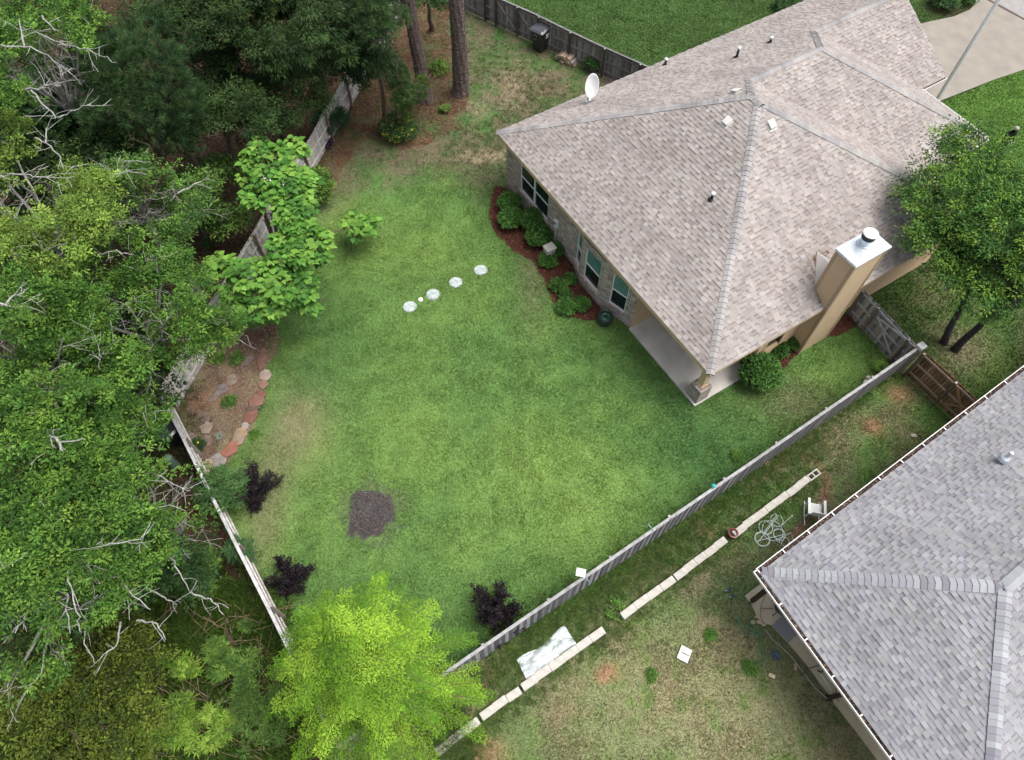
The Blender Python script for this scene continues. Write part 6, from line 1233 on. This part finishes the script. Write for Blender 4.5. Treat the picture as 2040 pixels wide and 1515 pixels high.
for i, (u, v, r, lab) in enumerate(((458, 802, .26, 'light green weed tuft in the middle of the garden bed'), (437, 716, .22, 'yellow green weed tuft under the oak leaves in the bed'), (508, 866, .14, 'small weed tuft outside the edging stones'), (472, 716, .3, 'grassy weed tuft in the upper garden bed'), (1225, 1215, .34, 'leafy weed clump growing in the gap of the block wall'), (1468, 908, .2, 'weed tuft beneath the long fence above the block wall'), (1298, 1345, .15, 'small weed in the dry neighbouring grass'), (1415, 1265, .14, 'green weed tuft on the dry grass left of the green hose'), (1495, 1330, .2, 'green weed near the dark blue sprinkler'))):
    shrub('weed_tuft', lab, u, v, r, r * .7, 30, 12, .08, .09, .04, [(.12, .24, .045), (.09, .19, .04)], 140 + i, gap=0, cat='weed')
# grassy weeds along the fence and wall
def tufts(name, label, pts, n, hgt, seed, cols, spread=.3, w=.016):
    rg = np.random.RandomState(seed); A = np.array([G(u, v) for u, v in pts]); k = rg.randint(0, len(A) - 1, n); f = rg.rand(n, 1); c = A[k] * (1 - f) + A[k + 1] * f + rg.normal(0, spread, (n, 2)); m = n * 14; c = np.repeat(c, 14, 0) + rg.normal(0, .05, (m, 2)); a = rg.rand(m) * 6.28; h = rg.uniform(.5, 1.2, m) * hgt
    b0_ = np.concatenate([c, np.zeros((m, 1))], 1); D = np.stack([np.cos(a) * .8, np.sin(a) * .8, rg.uniform(.5, 1.3, m)], -1); V, Q, C = leafset(b0_, D, unit(m, rg), h, np.full(m, w), np.repeat(np.array(cols)[rg.randint(0, len(cols), n)], 14, 0) * rg.uniform(.75, 1.3, (m, 1)), .5)
    return tag(quick(name, V, Q, C, M['grass']), label, 'grass', kind='stuff')
GW = [(.11, .21, .05), (.15, .25, .055), (.08, .16, .04), (.22, .24, .10)]
tufts('rough_grass', 'rough tall grass between the long fence and block wall', [(1640, 870), (1430, 1020), (1290, 1130), (1120, 1240), (960, 1360)], 2600, .17, 1, GW, .42)
tufts('rough_grass', 'rough grass in front of the block wall', [(1640, 950), (1450, 1085), (1250, 1240), (1060, 1375), (900, 1500)], 900, .13, 2, GW, .22)
tufts('rough_grass', 'tall grass at the foot of the lime cypress', [(820, 1470), (900, 1440), (930, 1500), (860, 1515)], 500, .34, 3, GW, .3)
tufts('fence_grass', 'longer grass along the inner foot of the fences', [(700, 160), (640, 300), (560, 440), (450, 690)], 500, .14, 4, GW, .2)
tufts('fence_grass', 'longer grass along the inside of the long fence', [(1800, 735), (1600, 880), (1400, 1020), (1200, 1160), (1000, 1290)], 900, .12, 5, [(.09, .18, .045), (.12, .22, .05)], .14)
tufts('yard_tufts', 'scattered grass tufts on the dry upper yard', [(860, 60), (1100, 180), (900, 320), (1180, 260), (960, 120), (700, 330)], 2200, .1, 6, [(.10, .16, .05), (.20, .18, .10), (.07, .13, .04)], 1.1)
tufts('undergrowth', 'dense green undergrowth in the lower left corner of the woods', [(90, 1330), (250, 1380), (180, 1480), (330, 1440), (300, 1320), (430, 1380), (380, 1500), (520, 1500), (500, 1300), (420, 1240), (300, 1260)], 15000, .30, 17, [(.07, .15, .022), (.10, .19, .03), (.045, .10, .018), (.14, .24, .035), (.055, .085, .02)], .75, .026)
tufts('bank_weeds', 'weeds on the floor of the woods', [(380, 520), (300, 850), (250, 1150), (350, 1250), (450, 1330), (300, 1450), (450, 1500)], 5200, .2, 7, [(.06, .12, .03), (.09, .17, .04), (.05, .08, .02), (.16, .14, .07)], 1.0)
# shrubs at the driveway
for i, (u, v, r, h, lab) in enumerate(((1875, 14, .8, .8, 'dark green shrub by the driveway corner, left of two'), (1918, 0, .6, .6, 'dark green shrub by the driveway corner, right of two'), (1560, 20, .6, .6, 'dark shrub at the far end of the house behind the roof'))):
    shrub('entry_shrub', lab, u, v, r, h, 120, 14, .16, .12, .06, [(.04, .10, .03), (.06, .14, .04)], 170 + i, gap=.3)

# ------------------------------------------------------------------ the man on the front lawn
def skin_chain(name, joints, edges, m, parent, levels=2, col=(1, 1, 1)):
    me = bpy.data.meshes.new(name); g = org(parent); me.from_pydata([tuple(Vector(j[0]) - g) for j in joints], edges, []); o = bpy.data.objects.new(name, me); link(o, parent)
    o.modifiers.new('skin', 'SKIN'); sk = me.skin_vertices[0].data if me.skin_vertices else None
    if sk is None:
        bpy.context.view_layer.objects.active = o; bpy.ops.object.modifier_remove(modifier='skin'); bpy.ops.object.modifier_add(type='SKIN'); sk = me.skin_vertices[0].data
    for i, j in enumerate(joints): r = j[1]; sk[i].radius = (r if isinstance(r, tuple) else (r, r)); sk[i].use_root = (i == 0)
    o.modifiers[0].use_smooth_shade = True; s = o.modifiers.new('sub', 'SUBSURF'); s.levels = levels; s.render_levels = levels; me.materials.append(m); return o
def person(loc, rot):
    t = thing('person', loc, 'grey haired man in a navy blue shirt standing on the front lawn holding a controller', 'person'); c, s = math.cos(rot), math.sin(rot); L0 = Vector(loc)
    def W_(x, y, z): return L0 + Vector((x * c - y * s, x * s + y * c, z))   # faces local -y
    J = []; E_ = []
    def add(p, r, par=None): J.append((W_(*p), r)); E_.append((par, len(J) - 1)) if par is not None else None; return len(J) - 1
    pel = add((0, 0, .93), .13); ch_ = add((0, -.01, 1.2), .14, pel); nk = add((0, -.02, 1.42), .06, ch_); n2_ = add((0, -.05, 1.49), .055, nk); hd_ = add((0, -.085, 1.58), (.078, .09), n2_); hd2 = add((0, -.10, 1.67), (.07, .085), hd_)
    nose = add((0, -.185, 1.60), .014, hd_)
    for sg in (-1, 1):
        sh = add((sg * .19, 0, 1.36), .06, ch_); el_ = add((sg * .27, -.04, 1.10), .045, sh); wr = add((sg * .13, -.27, 1.03), .03, el_); pm_ = add((sg * .09, -.33, 1.03), (.035, .018), wr)
        for f, (dx, dz) in enumerate(((.025, .02), (.01, .008), (-.008, -.004), (-.022, -.014))): k1 = add((sg * (.085 + dx), -.37, 1.03 + dz * .6), .0095, pm_); k2 = add((sg * (.06 + dx * .8), -.395, 1.015 + dz * .6), .0085, k1)
        th_ = add((sg * .075, -.32, 1.06), .011, pm_)
        hpj = add((sg * .09, 0, .86), .085, pel); kn = add((sg * .11, -.03, .48), .06, hpj); an = add((sg * .11, .01, .09), .042, kn); toe = add((sg * .12, -.14, .045), .04, an)
    skin_chain('body', J, E_, M['skin'], t)
    sh = MB()
    J2 = []; E2_ = []
    def ad2(p, r, par=None): J2.append((W_(*p), r)); E2_.append((par, len(J2) - 1)) if par is not None else None; return len(J2) - 1
    a = ad2((0, 0, .9), (.19, .14)); b_ = ad2((0, -.01, 1.15), (.20, .16), a); c_ = ad2((0, 0, 1.36), (.16, .11), b_); ad2((0, -.02, 1.44), .075, c_)
    for sg in (-1, 1): s1 = ad2((sg * .2, 0, 1.365), .082, c_); e1_ = ad2((sg * .285, -.03, 1.14), .085, s1)
    M['navy'] = pmat('navy_shirt', (.014, .035, .19), .85, .15, 14); skin_chain('shirt', J2, E2_, M['navy'], t)
    J3 = []; E3_ = []
    def ad3(p, r, par=None): J3.append((W_(*p), r)); E3_.append((par, len(J3) - 1)) if par is not None else None; return len(J3) - 1
    a = ad3((0, 0, .93), (.165, .125))
    for sg in (-1, 1): h1 = ad3((sg * .09, 0, .82), .105, a); k1 = ad3((sg * .11, -.03, .48), .08, h1); ad3((sg * .11, .01, .1), .068, k1)
    M['trousers'] = pmat('dark_trousers', (.02, .022, .028), .85, .15, 14); skin_chain('trousers', J3, E3_, M['trousers'], t)
    b = MB(); base = len(b.v); b.ball(W_(0, -.075, 1.655), .108, 9, (.92, 1.0, .95), (.42, .41, .40), .05, random.Random(2)); b.build('hair', M['cloth'], t, smooth=True)
    for sg in (-1, 1):
        b = MB(); b.box(W_(sg * .12 - .045, -.2, 0), W_(.09, 0, 0) - W_(0, 0, 0), W_(0, .27, 0) - W_(0, 0, 0), (0, 0, .09), (.5, .5, .5)); b.build('shoe', M['plain'], t, bevel=.02)
        b = MB(); b.ball(W_(sg * .035, -.172, 1.625), .012, 5, c=(.05, .04, .04)); b.build('eye', M['plain'], t)
    b = MB(); b.bar(W_(-.1, -.36, 1.045), W_(.1, -.36, 1.045), .09, .03, c=(.35, .34, .32)); tag(b.build('controller', M['plain'], None, bevel=.008), 'grey handheld controller held by the man in the navy shirt', 'controller')
    return t
person(P3(1981, 310), R(20))
